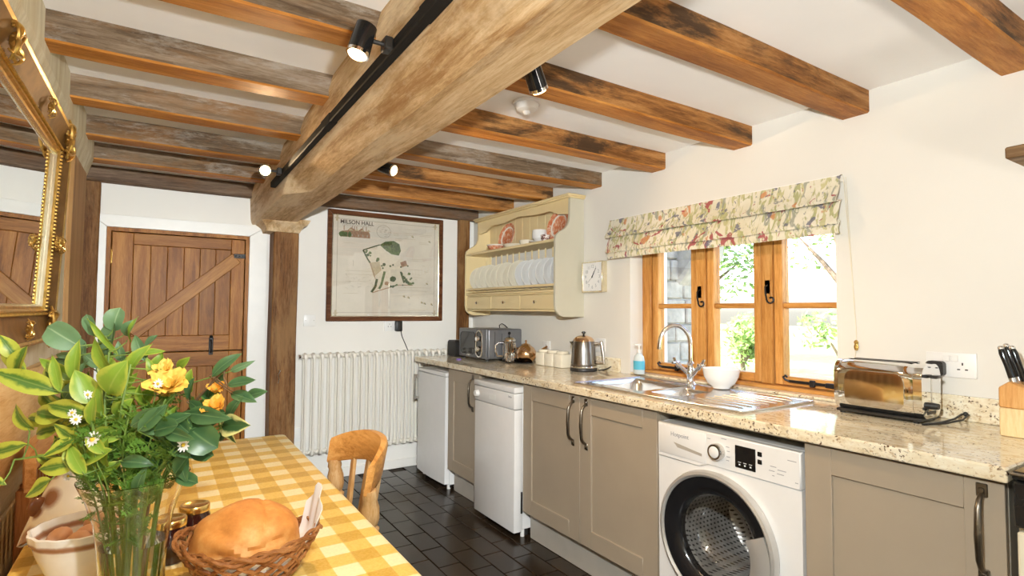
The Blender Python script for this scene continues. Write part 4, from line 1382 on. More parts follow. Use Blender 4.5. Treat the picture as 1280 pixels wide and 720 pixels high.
# knife block
kn = thing('knife_block', 'two tone wooden knife block at the cooker end of the worktop', 'knife block', (-.15, .058, zt))
pr = [(-.055, 0), (.065, 0), (.065, .19), (-.055, .155)]
obj('lower_block', B().prism([(-.055, 0), (.065, 0), (.065, .085), (-.055, .085)], 'x', -.05, .05, .003), M['block_lt'], kn)
obj('upper_block', B().prism([(-.055, .0855), (.065, .0855), (.065, .145), (.04, .165), (-.055, .125)], 'x', -.05, .05, .003), M['block_or'], kn)
KL = ['black handled knife at the wall side of the block', 'long black handled knife in the middle of the block', 'black handled knife at the room side of the block', 'short black handled knife low in the block']
for k, (x, y, ln) in enumerate(((.028, .035, .105), (.0, .012, .11), (-.028, .034, .10), (-.012, -.022, .085))):
    zb = .128 + (y + .055) * .35 + .004 if y < .04 else .158
    z_ = .125 + (y + .055) / .095 * .04
    q = thing('kitchen_knife', KL[k], 'knife', (-.15 + x, .058 + y, zt + z_), 0, 'knives in the wooden block')
    dx, dy = -.008, .28
    b = B()
    pts = [(0, dy * t * ln, t * ln) for t in (0.02, .15, .5, .85, 1)]
    b.tube(pts, [.008, .0095, .0085, .010, .007], 10)
    obj('handle', b, M['black_gl'], q)
    obj('bolster', B().tube([(0, 0, .0), (0, dy * .012, .012)], .0098, 10), M['steel'], q)
    obj('end_cap', B().ball((0, dy * ln, ln), .0085, 10), M['steel'], q)
    obj('blade', B().box((-.001, -.010, -.09), (.001, .010, .0)), M['steel'], q, smooth=0)

# ------------------------------------------------------------------ sockets on the window wall
def wall_plate_x(name, label, cat, y, z, hw, hh, holes, group=None):
    t = thing(name, label, cat, (-.0, y, z), 0, group)
    pl_ = obj('plate', B().box((-.009, -hw, -hh), (-.0005, hw, hh), .002, 2), M['white_pl'], t)
    for (a, c) in holes:
        for (dy, dz, sy, sz) in ((0, .013, .002, .0045), (-.011, -.006, .0042, .002), (.011, -.006, .0042, .002)):
            obj('pin_hole', B().box((-.0096, a + dy - sy, c + dz - sz), (-.0088, a + dy + sy, c + dz + sz)), M['black'], pl_, smooth=0)
    return t
t = wall_plate_x('wall_socket', 'white double wall socket with a black plug beside the toaster', 'socket', .305, 1.108, .073, .043, [(-.034, -.008), (.034, -.008)])
for a in (-.012, .012):
    obj('rocker_switch', B().box((-.012, a - .0105, .012), (-.0085, a + .0105, .034), .0015), M['white_pl'], t)
pg = thing('toaster_plug', 'black mains plug pushed into the double socket', 'plug', (-.0095, .342, 1.094))
obj('plug_body', B().prism(rrect(0, .0, .026, .026, .012, 5), 'x', -.036, -.0005, .004), M['black'], pg)
obj('cable', B().tube([(-.02, 0, -.024), (-.022, .002, -.05), (-.024, .006, -.062)], .0045, 8), M['black'], pg)
wall_plate_x('wall_socket', 'white single wall socket on the wall behind the kettle', 'socket', 2.125, 1.075, .043, .043, [(0, 0)])
wall_plate_x('wall_socket', 'white single wall socket above the canisters next to the teapot spout', 'socket', 2.70, 1.03, .043, .043, [(0, 0)])

# ------------------------------------------------------------------ clock
cl = thing('wall_clock', 'square cream wall clock between plate rack and window blind', 'clock', (0, 2.165, 1.508))
S = .098
b = B()
b.box((-.045, -S, -S), (-.001, -S + .008, S), .002).box((-.045, S - .008, -S), (-.001, S, S), .002).box((-.045, -S + .008, S - .008), (-.001, S - .008, S), .002).box((-.045, -S + .008, -S), (-.001, S - .008, -S + .008), .002)
obj('case', b, M['silver_gilt'], cl)
obj('face', B().box((-.038, -S + .008, -S + .008), (-.002, S - .008, S - .008)), M['white'], cl, smooth=0)
for hnum in range(1, 13):
    a = hnum * pi / 6
    text('numeral', str(hnum), .030, M['grey_txt'], cl, (-.0385, -.066 * sin(a), .066 * cos(a)))
def hand(ang, L_, wd, nm):
    b = B().box((-.0415, -wd, -.008), (-.0400, wd, L_), .0004)
    obj(nm, b, M['black'], cl, rot=(-ang * -1 * -1, 0, 0)).rotation_euler = (ang, 0, 0)
hand(radians(32), .040, .0035, 'hour_hand')
hand(radians(33), .066, .0022, 'minute_hand')
hand(radians(-130), .055, .0006, 'second_hand')
obj('hub', B().lathe([(0, -.043), (.004, -.043), (.005, -.039)], 12, ax='x'), M['black'], cl)

# ------------------------------------------------------------------ plate rack dresser
RA, RB_ = 2.29, 3.53
dk = thing('plate_rack', 'cream painted wall plate rack with scalloped top and three drawers', 'plate rack', (0, 0, 0))
def side_poly(flip=False):
    p = [(-.001, 1.25), (-.17, 1.25), (-.205, 1.262), (-.23, 1.29), (-.238, 1.33), (-.238, 1.745), (-.232, 1.775), (-.205, 1.80), (-.165, 1.822), (-.135, 1.85), (-.122, 1.885), (-.118, 2.03), (-.001, 2.03)]
    return p
for (ya, yb) in ((RA, RA + .022), (RB_ - .022, RB_)):
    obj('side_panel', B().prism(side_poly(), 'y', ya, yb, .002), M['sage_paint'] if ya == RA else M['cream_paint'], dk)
obj('cornice', B().box((-.142, RA - .014, 2.03), (-.001, RB_ + .014, 2.042), .003).box((-.152, RA - .022, 2.042), (-.001, RB_ + .022, 2.056), .004), M['cream_paint'], dk)
# scalloped valance
yv0, yv1 = RA + .022, RB_ - .022
top, bot = [], []
n = 60
for k in range(n + 1):
    t = k / n
    s = abs(2 * t - 1)
    if s > .86:
        z = 1.925 + .012 * (1 - (s - .86) / .14)
    elif s > .62:
        z = 1.937 + .038 * (1 - cos((.86 - s) / .24 * pi)) / 2
    else:
        z = 1.975 + .018 * (1 - cos((.62 - s) / .62 * pi)) / 2 - .008 * sin((.62 - s) / .62 * pi)
    bot.append((yv0 + (yv1 - yv0) * t, z))
poly = bot + [(yv1, 2.03), (yv0, 2.03)]
b = B()
for k in range(n):
    (a, za), (c, zc) = bot[k], bot[k + 1]
    b.hexa([(-.118, a, za), (-.102, a, za), (-.102, c, zc), (-.118, c, zc), (-.118, a, 2.03), (-.102, a, 2.03), (-.102, c, 2.03), (-.118, c, 2.03)])
bmesh.ops.remove_doubles(b.bm, verts=b.bm.verts, dist=1e-5)
obj('valance', b, M['cream_paint'], dk)
nb = 12
for k in range(nb):
    a = yv0 + (yv1 - yv0) * k / nb
    c = yv0 + (yv1 - yv0) * (k + 1) / nb
    obj('back_board', B().box((-.012, a + .001, 1.755), (-.001, c - .001, 2.03), .002), M['cream_paint'], dk)
obj('shelf', B().box((-.236, yv0, 1.737), (-.001, yv1, 1.755), .003), M['cream_paint'], dk)
obj('front_rail', B().box((-.236, yv0, 1.450), (-.222, yv1, 1.466), .003), M['cream_paint'], dk)
obj('front_rail', B().box((-.236, yv0, 1.412), (-.216, yv1, 1.428), .003), M['cream_paint'], dk)
obj('back_rail', B().box((-.03, yv0, 1.455), (-.015, yv1, 1.47), .003), M['cream_paint'], dk)
npl = 14
slot = (yv1 - yv0) / npl
sp0 = None
for k in range(npl + 1):
    y = yv0 + slot * k
    y = min(max(y, yv0 + .008), yv1 - .008)
    for x, za, zb in ((-.205, 1.428, 1.737), (-.05, 1.428, 1.737)):
        if x == -.205 and zb > 1.7:
            pass
        if x == -.05:
            obj('dowel', B().cyl((x, y, za), (x, y, zb), .0055, n=8), M['cream_paint'], dk)
    obj('floor_dowel', B().cyl((-.22, y, 1.44), (-.03, y, 1.44), .005, n=8), M['cream_paint'], dk)
obj('drawer_case', B().box((-.222, yv0, 1.285), (-.001, yv1, 1.298), .002).box((-.222, yv0, 1.400), (-.001, yv1, 1.412), .002).box((-.02, yv0, 1.298), (-.001, yv1, 1.400)), M['cream_paint'], dk)
dwid = (yv1 - yv0) / 3
for k in range(3):
    a = yv0 + dwid * k
    dr = obj('drawer', B().box((-.230, a + .004, 1.300), (-.05, a + dwid - .004, 1.398), .003), M['cream_paint'], dk)
    obj('knob', B().lathe([(.006, 0), (.005, -.008), (.012, -.014), (.012, -.02), (.006, -.025), (0, -.026)], 14, (-.230, a + dwid / 2, 1.350), ax='x'), M['chrome'], dr)
    if k:
        obj('divider', B().box((-.224, a - .004, 1.299), (-.03, a + .004, 1.399)), M['cream_paint'], dk)
# standing plates
def plate_prof(R, h=.018):
    return [(0, 0), (R * .60, 0), (R * .66, .004), (R * .97, h), (R, h + .001), (R * .985, h + .004), (R * .66, .009), (R * .58, .005), (0, .004)]
def standing_plate(y, R, mt, lab, lean, grp):
    t = obj('dinner_plate', B().lathe(plate_prof(R), 40, ax='y'), mt)
    t.location = (-.132, y, 1.4455 + R + .002)
    t.rotation_euler = (lean, 0, 0)
    t.scale = (1, -1, 1)
    tag(t, lab, 'plate', grp)
    return t
for k in range(npl):
    y = yv0 + slot * (k + .5) + .008
    if k < 6:
        R, mt, lab = .104 if k != 0 else .108, M['cer_white'], 'white dinner plate standing in the rack towards the clock end'
    else:
        R, mt, lab = (.104, .10, .106)[k % 3], M['cer_cream'], 'cream dinner plate standing in the rack towards the corner end'
    if k == 6:
        R = .108
    standing_plate(y, R, mt, lab, radians(4), 'plates standing in the rack')
# crockery on the rack's shelf
ZS = 1.7555
def leaning(y, R, lab):
    t = obj('serving_plate', B().lathe(plate_prof(R), 40, ax='x'), M['transfer'])
    t.scale = (-1, 1, 1)
    t.location = (-.062, y, ZS + R * cos(.25) + .003)
    t.rotation_euler = (0, .25, 0)
    tag(t, lab, 'plate', 'red patterned plates on the rack shelf')
leaning(2.475, .118, 'red patterned plate leaning behind the dark patterned cup')
leaning(3.135, .112, 'red patterned plate leaning behind the red patterned bowl')
o = obj('patterned_bowl', B().lathe([(0, 0), (.035, 0), (.05, .012), (.068, .045), (.066, .046), (.048, .016), (0, .008)], 32), M['transfer'], loc=(-.165, 3.16, ZS))
tag(o, 'small red patterned bowl in front of a red plate', 'bowl')
o = obj('flat_dish', B().lathe([(0, 0), (.05, 0), (.06, .006), (.082, .03), (.08, .031), (.058, .010), (0, .006)], 32), M['cer_cream'], loc=(-.13, 2.95, ZS))
tag(o, 'shallow cream dish on the rack shelf beside the red bowl', 'dish')
o = obj('pudding_bowl', B().lathe([(0, 0), (.038, 0), (.042, .008), (.054, .042), (.052, .0425), (.038, .012), (0, .008)], 32), M['cer_cream'], loc=(-.135, 2.775, ZS))
tag(o, 'small cream bowl in the middle of the rack shelf', 'bowl')
o = obj('saucer', B().lathe([(0, 0), (.03, 0), (.065, .012), (.064, .014), (.03, .005), (0, .004)], 32), M['cer_white'], loc=(-.155, 2.60, ZS))
tag(o, 'white saucer under the upturned cup on the rack shelf', 'saucer')
o = obj('tea_bowl', B().lathe([(0, .0), (.03, 0), (.05, .02), (.052, .05), (.048, .078), (.045, .078), (.048, .05), (.04, .02), (0, .01)], 32), M['cer_white'], loc=(-.15, 2.59, ZS + .0155))
tag(o, 'round white cup standing on the saucer', 'cup')
def mk_floralcup():
    mt, nt, p = nodes('dark_floral_china')
    f = noise(nt, coords(nt), 60, 3, .6)
    r = ramp(nt, f, [(.42, (.12, .05, .05)), (.52, (.5, .35, .3)), (.6, (.85, .82, .78))])
    nt.links.new(r.outputs[0], p.inputs['Base Color'])
    p.inputs['Roughness'].default_value = .15
    return mt
M['fcup'] = mk_floralcup()
cu = thing('patterned_cup', 'small dark patterned cup beside the red plate on the rack shelf', 'cup', (-.19, 2.465, ZS))
obj('cup_body', B().lathe([(0, 0), (.018, 0), (.03, .018), (.034, .042), (.032, .0425), (.027, .018), (0, .006)], 24), M['fcup'], cu)
obj('handle', B().tube([(0, .030, .036), (0, .046, .034), (0, .048, .022), (0, .030, .014)], .003, 7), M['fcup'], cu)

# ------------------------------------------------------------------ radiator
rd = thing('column_radiator', 'cream column radiator on the far wall under the framed map', 'radiator', (0, YF - .075, 0))
NS = 20
PX = .0595
s0 = None
for k in range(NS):
    x = -1.445 + k * PX
    if s0 is None:
        b = B()
        za, zb = .215, .962
        for y in (-.038, .038):
            b.tube([(0, y, za + .03), (0, y, zb - .03)], .0095, 10)
        for z, sgn in ((zb - .02, 1), (za + .02, -1)):
            b.tube([(0, -.038, z - sgn * .02), (0, -.034, z), (0, 0, z + sgn * .008), (0, .034, z), (0, .038, z - sgn * .02)], [.0125, .016, .019, .016, .0125], 10)
            b.tube([(-PX / 2 + .0006, 0, z), (PX / 2 - .0006, 0, z)], .014, 12)
            b.tube([(-PX / 2 + .0006, 0, z), (-PX / 2 + .005, 0, z)], .017, 12)
        s0 = obj('radiator_section', b, M['radiator'], rd, loc=(x, 0, 0))
    else:
        copyo(s0, rd, (x, 0, 0))
obj('end_plug', B().cyl((-.012, 0, 0), (0, 0, 0), .018, n=8), M['chrome'], rd, loc=(-1.445 - PX / 2, 0, .942))
obj('wall_bracket', B().box((-.01, .0, -.02), (.01, .074, .02)).box((-.01, 0, .66), (.01, .074, .70)), M['radiator'], rd, loc=(-1.1, 0, .26))
obj('valve', B().cyl((-.03, 0, .235), (0, 0, .235), .012, n=10).cyl((-.03, 0, .12), (-.03, 0, .29), .014, n=12), M['white_pl'], rd, loc=(-1.445 - PX / 2, 0, 0))
obj('feed_pipe', B().cyl((-1.505, 0, 0), (-1.505, 0, .13), .0075, n=8), M['copper'], rd)

# ------------------------------------------------------------------ switches and sockets on the far wall
def plate_y(name, label, cat, x, z, hw, hh):
    t = thing(name, label, cat, (x, YF, z))
    obj('plate', B().box((-hw, -.009, -hh), (hw, -.0005, hh), .002, 2), M['white_pl'], t)
    return t
t = plate_y('light_switch', 'white light switch plate between post and framed map', 'switch', -1.402, 1.205, .043, .043)
obj('rocker', B().box((-.008, -.013, -.012), (.008, -.009, .012), .001), M['white_pl'], t)
for x in (-.03, .03):
    obj('screw', B().ball((x, -.009, 0), .003, 8), M['steel'], t)
t = plate_y('wall_socket', 'white wall socket just under the framed map', 'socket', -.775, 1.160, .043, .043)
for (dx, dz, sx, sz) in ((0, .013, .002, .0045), (-.011, -.006, .0042, .002), (.011, -.006, .0042, .002)):
    obj('pin_hole', B().box((dx - sx, -.0096, dz - sz), (dx + sx, -.0088, dz + sz)), M['black'], t, smooth=0)
ad = thing('plug_adaptor', 'black plug in adaptor hanging below the map with a thin lead', 'adaptor', (-.705, YF - .0005, 1.155))
obj('adaptor_body', B().box((-.026, -.05, -.04), (.026, 0, .045), .006, 2), M['black'], ad)
obj('lead', B().tube([(.02, -.03, -.038), (.03, -.025, -.08), (.05, -.02, -.12), (.075, -.016, -.17), (.09, -.012, -.20), (.095, -.012, -.25)], .003, 6), M['black'], ad)
t = plate_y('wall_socket', 'small white socket low on the wall beside the radiator', 'socket', -1.478, .36, .036, .05)
obj('rocker', B().box((-.012, -.013, -.015), (.012, -.009, .015), .001), M['white_pl'], t)

# ------------------------------------------------------------------ framed estate map
PX0, PX1, PZ0, PZ1 = -1.287, -.312, 1.199, 2.068
pw_, ph_ = PX1 - PX0, PZ1 - PZ0
mp_ = thing('framed_map', 'large framed estate map with green plan and house drawing', 'picture', ((PX0 + PX1) / 2, YF - .004, (PZ0 + PZ1) / 2))
FW = .036
M['frame_wood'] = wood('mahogany_frame', (.06, .02, .008), (.12, .045, .018), (.19, .08, .035), 'x', 1, rough=.3, bmp=.05)
for (pts) in ([(-pw_ / 2, -ph_ / 2), (pw_ / 2, -ph_ / 2), (pw_ / 2 - FW, -ph_ / 2 + FW), (-pw_ / 2 + FW, -ph_ / 2 + FW)],
              [(pw_ / 2, -ph_ / 2), (pw_ / 2, ph_ / 2), (pw_ / 2 - FW, ph_ / 2 - FW), (pw_ / 2 - FW, -ph_ / 2 + FW)],
              [(pw_ / 2, ph_ / 2), (-pw_ / 2, ph_ / 2), (-pw_ / 2 + FW, ph_ / 2 - FW), (pw_ / 2 - FW, ph_ / 2 - FW)],
              [(-pw_ / 2, ph_ / 2), (-pw_ / 2, -ph_ / 2), (-pw_ / 2 + FW, -ph_ / 2 + FW), (-pw_ / 2 + FW, ph_ / 2 - FW)]):
    obj('frame_member', B().prism(pts, 'y', -.026, 0, .004), M['frame_wood'], mp_)
b = B()
iw, ih = pw_ / 2 - FW, ph_ / 2 - FW
obj('slip', B().tube([(-iw + .004, -.020, -ih + .004), (iw - .004, -.020, -ih + .004), (iw - .004, -.020, ih - .004), (-iw + .004, -.020, ih - .004)], .004, 6, loop=True), M['silver_gilt'], mp_)
M['paper'] = pm('aged_map_paper', (.70, .64, .53), .6, var=.08, scale=5)
obj('paper', B().box((-iw, -.012, -ih), (iw, -.008, ih)), M['paper'], mp_, smooth=0)
obj('glazing', B().box((-iw, -.0165, -ih), (iw, -.0150, ih)), M['picglass'], mp_, smooth=0)
# printed drawing, flat inks
P_G = pm('ink_green', (.10, .15, .05), .7, var=.5, scale=60)
P_D = pm('ink_dark_green', (.06, .09, .035), .7, var=.3, scale=60)
P_B = pm('ink_brown', (.34, .20, .12), .7, var=.3, scale=60)
P_T = pm('ink_tan', (.50, .41, .26), .7, var=.15, scale=40)
P_P = pm('ink_pale', (.70, .63, .49), .7, var=.06, scale=40)
P_L = pm('ink_grey', (.40, .34, .25), .7, var=.2, scale=40)
def uv(u, v):      # drawing coordinates 0..1 across, 0..1 down
    return (-iw + 2 * iw * u, ih - 2 * ih * v)
lay = [0]
def ink(b, pts, mi):
    b.mi = mi
    lay[0] += 1
    y = -.0122 - lay[0] * 2.2e-6
    b.poly([(uv(u, v)[0], y, uv(u, v)[1]) for u, v in pts])
def line(b, pts, wd, mi):
    for (a, c) in zip(pts[:-1], pts[1:]):
        dx, dy = c[0] - a[0], c[1] - a[1]
        l = math.hypot(dx, dy) or 1
        nx, ny = -dy / l * wd / 2, dx / l * wd / 2
        ink(b, [(a[0] + nx, a[1] + ny), (c[0] + nx, c[1] + ny), (c[0] - nx, c[1] - ny), (a[0] - nx, a[1] - ny)], mi)
def blob(b, cx, cy, r, mi, n=10, sq=1.):
    ink(b, [(cx + r * cos(2 * pi * k / n) * random.uniform(.8, 1.15), cy + r * sq * sin(2 * pi * k / n) * random.uniform(.8, 1.15)) for k in range(n)], mi)
pb = B()
rr = random.Random(3)
line(pb, [(.045, .04), (.955, .04), (.955, .96), (.045, .96), (.045, .04)], .004, 5)
for cx, cy in ((.04, .035), (.96, .035), (.04, .965), (.96, .965)):
    ink(pb, [(cx - .025, cy), (cx, cy - .012), (cx + .025, cy), (cx, cy + .012)], 3)
    ink(pb, [(cx - .008, cy - .03), (cx + .01, cy - .03), (cx + .008, cy + .03), (cx - .01, cy + .03)], 3)
# house elevation
ink(pb, [(.08, .215), (.33, .215), (.33, .175), (.315, .145), (.28, .15), (.255, .118), (.22, .15), (.2, .14), (.16, .118), (.13, .15), (.08, .16)], 2)
for q in (.10, .17, .19, .21, .265, .295):
    line(pb, [(q, .15), (q, .105)], .007, 2)
for q in (.075, .095, .115, .15):
    blob(pb, q, .19, .018, 0, 8, 1.6)
for q in (.165, .22, .26, .30):
    ink(pb, [(q, .185), (q + .012, .185), (q + .012, .205), (q, .205)], 5)
for k in range(4):
    q = .14 + k * .052
    ink(pb, [(q, .15), (q + .02, .127), (q + .04, .15)], 3)
# seal and notes
line(pb, [(.455 + .065 * cos(a * pi / 12), .135 + .065 * sin(a * pi / 12)) for a in range(25)], .004, 5)
for k in range(14):
    a, r = rr.uniform(0, 6.28), rr.uniform(0, .05)
    line(pb, [(.455 + r * cos(a), .135 + r * sin(a)), (.455 + r * cos(a) + .02, .135 + r * sin(a) + rr.uniform(-.008, .008))], .004, 5)
for (x0, x1, ya_, yb_, dens) in ((.55, .61, .11, .17, 5), (.56, .63, .19, .23, 5), (.65, .80, .08, .22, 7), (.80, .93, .10, .24, 10), (.68, .90, .36, .44, 5), (.70, .88, .50, .60, 5), (.10, .26, .27, .285, 2), (.10, .20, .34, .35, 1),
                                 (.12, .40, .52, .66, 8), (.10, .26, .72, .78, 3), (.45, .66, .925, .955, 5), (.70, .93, .92, .955, 5), (.60, .92, .67, .74, 4), (.10, .24, .86, .88, 2), (.62, .68, .30, .325, 4)):
    for k in range(dens):
        y = ya_ + (yb_ - ya_) * (k + .5) / dens
        line(pb, [(x0, y), (x0 + (x1 - x0) * rr.uniform(.6, 1), y)], .0028, 4 if rr.random() < .55 else 3)
for k in range(26):
    x, y = rr.uniform(.12, .38), rr.uniform(.58, .72)
    line(pb, [(x, y), (x + rr.uniform(-.02, .03), y + rr.uniform(-.02, .02))], .0025, 5)
for k in range(30):
    x, y = rr.uniform(.65, .92), rr.uniform(.45, .88)
    line(pb, [(x, y), (x + rr.uniform(-.03, .03), y + rr.uniform(-.01, .01))], .0028, 3)
# estate plan
ink(pb, [(.27, .335), (.42, .27), (.50, .36), (.60, .40), (.67, .42), (.64, .52), (.74, .66), (.60, .68), (.44, .735), (.34, .765), (.39, .66), (.34, .52)], 4)
ink(pb, [(.42, .272), (.47, .235), (.55, .22), (.605, .25), (.62, .32), (.60, .37), (.53, .36), (.46, .31)], 0)
ink(pb, [(.33, .46), (.42, .44), (.44, .53), (.37, .60)], 3)
line(pb, [(.27, .335), (.42, .272)], .012, 1)
line(pb, [(.27, .335), (.31, .42), (.335, .46)], .014, 1)
line(pb, [(.335, .46), (.385, .62)], .006, 2)
line(pb, [(.47, .54), (.44, .68), (.42, .72)], .022, 0)
line(pb, [(.62, .535), (.655, .65)], .015, 1)
line(pb, [(.40, .62), (.385, .70), (.35, .755)], .022, 1)
line(pb, [(.36, .76), (.48, .715), (.60, .675), (.74, .672)], .008, 2)
ink(pb, [(.615, .44), (.67, .415), (.685, .47), (.63, .49)], 2)
for _ in range(46):
    t_ = rr.random()
    q = rr.choice([(.40 + .34 * t_, .73 - .09 * t_), (.45 + .2 * t_, .47 + .02 * t_), (.68 + .05 * t_, .45 + .2 * t_), (.62 + .08 * t_, .54 + .12 * t_), (.40 + .06 * t_, .42 + .1 * t_), (.28 + .10 * t_, .34 + .05 * rr.random())])
    blob(pb, q[0] + rr.uniform(-.012, .012), q[1] + rr.uniform(-.012, .012), rr.uniform(.008, .018), rr.choice((0, 1, 1)), 7)
for _ in range(30):
    blob(pb, rr.uniform(.45, .60), rr.uniform(.25, .33), rr.uniform(.006, .012), 1, 6)
blob(pb, .545, .615, .030, 1, 16)
blob(pb, .49, .66, .022, 2, 14)
for (x, y) in ((.655, .79), (.70, .80), (.83, .85), (.86, .86), (.93, .87), (.88, .65), (.90, .20), (.73, .16)):
    blob(pb, x, y, .012, 3, 7)
    line(pb, [(x, y), (x + .012, y + .012)], .006, 1)
line(pb, [(.185, .44), (.185, .50)], .003, 5)
obj('printed_plan', pb, [P_G, P_D, P_B, P_T, P_P, P_L], mp_, smooth=0)
q = uv(.215, .068)
text('title_lettering', 'MILSON HALL', .043, M['ink'], mp_, (q[0], -.0125, q[1]), '-y', .0001, bold=.0008)
q = uv(.24, .098)
text('subtitle_lettering', 'ESTATE PLAN AND SURVEY OF THE GARDENS', .018, P_L, mp_, (q[0], -.0125, q[1]), '-y', .0001) if False else None
sb = B()
for k, (x0, x1, y) in enumerate(((.08, .335, .092), (.085, .33, .102))):
    xx = x0
    while xx < x1:
        wd = rr.uniform(.008, .022)
        line(sb, [(xx, y), (xx + wd, y)], .004, 0)
        xx += wd + .005
obj('subtitle_lines', sb, P_L, mp_, smooth=0)

# ------------------------------------------------------------------ gilt mirror on the left wall
mr = thing('gilt_mirror', 'large mirror in an ornate gilt swept frame on the left wall', 'mirror', (-2.681, 1.04, 1.18))
mr.rotation_euler = (0, .043, 0)      # leans forward at the top
# local: x out of wall, y along wall (+y towards the far wall), z up ; outer right edge at y=+.88
MW, MH = 1.72, .72
def frame_prof():
    # (inward distance from the outer edge, height off wall)
    return [(0, -.005), (0, .026), (.004, .034), (.010, .036), (.016, .032), (.05, .016), (.086, .010), (.094, .018), (.100, .018), (.104, .012), (.112, .012), (.118, .004), (.118, -.005)]
fpr = frame_prof()
parts = {'frame_member': (0, 4), }
def frame_seg(i0, i1):
    b = B()
    rg = []
    for (d, h_) in fpr[i0:i1 + 1]:
        rg.append([(h_, -MW / 2 + d, d), (h_, MW / 2 - d, d), (h_, MW / 2 - d, MH - d), (h_, -MW / 2 + d, MH - d)])
    b.rings(rg, True, False, False)
    return b
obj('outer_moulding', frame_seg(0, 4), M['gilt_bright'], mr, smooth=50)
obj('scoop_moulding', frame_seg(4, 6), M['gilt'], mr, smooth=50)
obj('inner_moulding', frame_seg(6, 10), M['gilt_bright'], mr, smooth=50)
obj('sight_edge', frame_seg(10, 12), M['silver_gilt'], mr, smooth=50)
obj('backing', B().box((-.02, -MW / 2 + .01, .01), (-.004, MW / 2 - .01, MH - .01)), M['black'], mr, smooth=0)
obj('mirror_glass', B().box((-.003, -MW / 2 + .112, .112), (.003, MW / 2 - .112, MH - .112)), M['mirror'], mr, smooth=0)
# beading along the inner edge
be = B()
d = .090
for k in range(int((MH - 2 * d) / .012)):
    be.ball((.020, MW / 2 - d, d + .012 * k), .0052, 6)
for k in range(int((MW * .5) / .012)):
    be.ball((.020, MW / 2 - d - .012 * k, MH - d), .0052, 6)
    be.ball((.020, MW / 2 - d - .012 * k, d), .0052, 6)
o = obj('beading', be, M['gilt_bright'], mr)
o['kind'] = 'stuff'
def ornament(y, z, s, ang):
    b = B()
    rr = random.Random(int((y + 3) * 100 + z * 1000))
    b.ball((.032, 0, 0), (.016 * s, .022 * s, .028 * s), 10)
    for k in range(7):
        a = k / 7 * 2 * pi
        pts = []
        for q in range(9):
            t = q / 8
            r = (.02 + .05 * t) * s
            aa = a + t * 1.6 * (1 if k % 2 else -1)
            pts.append((.030 + .012 * sin(t * pi), r * cos(aa), r * sin(aa)))
        b.tube(pts, [(.009 - .006 * q / 8) * s for q in range(9)], 6)
    for k in range(14):
        a, r = rr.uniform(0, 6.28), rr.uniform(.03, .065) * s
        b.ball((.032, r * cos(a), r * sin(a)), rr.uniform(.004, .008) * s, 6)
    obj('corner_ornament' if s > .8 else 'centre_ornament', b, M['gilt_bright'], mr, loc=(0, y, z), rot=(ang, 0, 0))
for z in (.05, MH - .05):
    for y in (-MW / 2 + .05, MW / 2 - .05):
        ornament(y, z, 1.0, 0)
    ornament(0, z, .7, 0)
    ornament(MW / 2 - .42, z, .45, 0)
for z in (MH * .5 - .04, ):
    ornament(MW / 2 - .02, z, .45, 0)
    ornament(MW / 2 - .105, z, .35, 0)

# ------------------------------------------------------------------ table and cloth
TX0, TX1, TY0, TY1, TZ = -2.585, -1.892, .42, 2.005, .752
tb_ = thing('dining_table', 'rectangular dining table under the yellow gingham cloth', 'table', ((TX0 + TX1) / 2, (TY0 + TY1) / 2, 0))
hx, hy_ = (TX1 - TX0) / 2, (TY1 - TY0) / 2
obj('tabletop', B().box((-hx, -hy_, TZ - .03), (hx, hy_, TZ), .004), M['pine'], tb_)
obj('apron', B().box((-hx + .06, -hy_ + .06, TZ - .12), (hx - .06, -hy_ + .08, TZ - .031)).box((-hx + .06, hy_ - .08, TZ - .12), (hx - .06, hy_ - .06, TZ - .031)).box((-hx + .06, -hy_ + .081, TZ - .12), (-hx + .08, hy_ - .081, TZ - .031)).box((hx - .08, -hy_ + .081, TZ - .12), (hx - .06, hy_ - .081, TZ - .031)), M['pine'], tb_)
for sx in (-1, 1):
    for sy in (-1, 1):
        obj('leg', B().lathe([(.03, 0), (.032, .02), (.022, .05), (.028, .20), (.036, .40), (.024, .50), (.034, .53), (.036, .56), (.036, TZ - .031)], 16, (sx * (hx - .045), sy * (hy_ - .045), 0)), M['pine_z'], tb_)
# cloth: top with rounded fall on all sides
cloth = B()
def cl_ring(off, z, wav=0, r=.02):
    pts = []
    for i, (x, y) in enumerate(rrect((TX0 + TX1) / 2, (TY0 + TY1) / 2, hx + off, hy_ + off, r + off, 6)):
        pts.append((x, y, z))
    # subdivide
    out = []
    for a, c in zip(pts, pts[1:] + pts[:1]):
        n_ = max(1, int(math.dist(a, c) / .05))
        for k in range(n_):
            t_ = k / n_
            p = [a[q] + (c[q] - a[q]) * t_ for q in range(3)]
            if wav:
                nx, ny = (p[0] - (TX0 + TX1) / 2) / hx, (p[1] - (TY0 + TY1) / 2) / hy_
                s_ = sin(p[0] * 17 + p[1] * 19) * wav + sin(p[0] * 41 + p[1] * 37) * wav * .4
                if abs(nx) > abs(ny):
                    p[0] += s_ * (1 if nx > 0 else -1)
                else:
                    p[1] += s_ * (1 if ny > 0 else -1)
            out.append(tuple(p))
    return out
R_ = [cl_ring(-.012, .760), cl_ring(-.003, .7592), cl_ring(.002, .756), cl_ring(.0045, .750), cl_ring(.006, .72, .0012), cl_ring(.009, .66, .003), cl_ring(.010, .63, .004)]
cloth.rings(R_, True, False, False)
topf = [cloth.bm.verts.new(p) for p in R_[0]]
cloth.bm.faces.new(topf)
bmesh.ops.remove_doubles(cloth.bm, verts=cloth.bm.verts, dist=1e-6)
o = obj('tablecloth', cloth, M['gingham'])
tag(o, 'yellow and white gingham oilcloth spread over the table', 'tablecloth')
md = o.modifiers.new('thick', 'SOLIDIFY')
md.thickness = .0016
md.offset = -1
TT = .7605

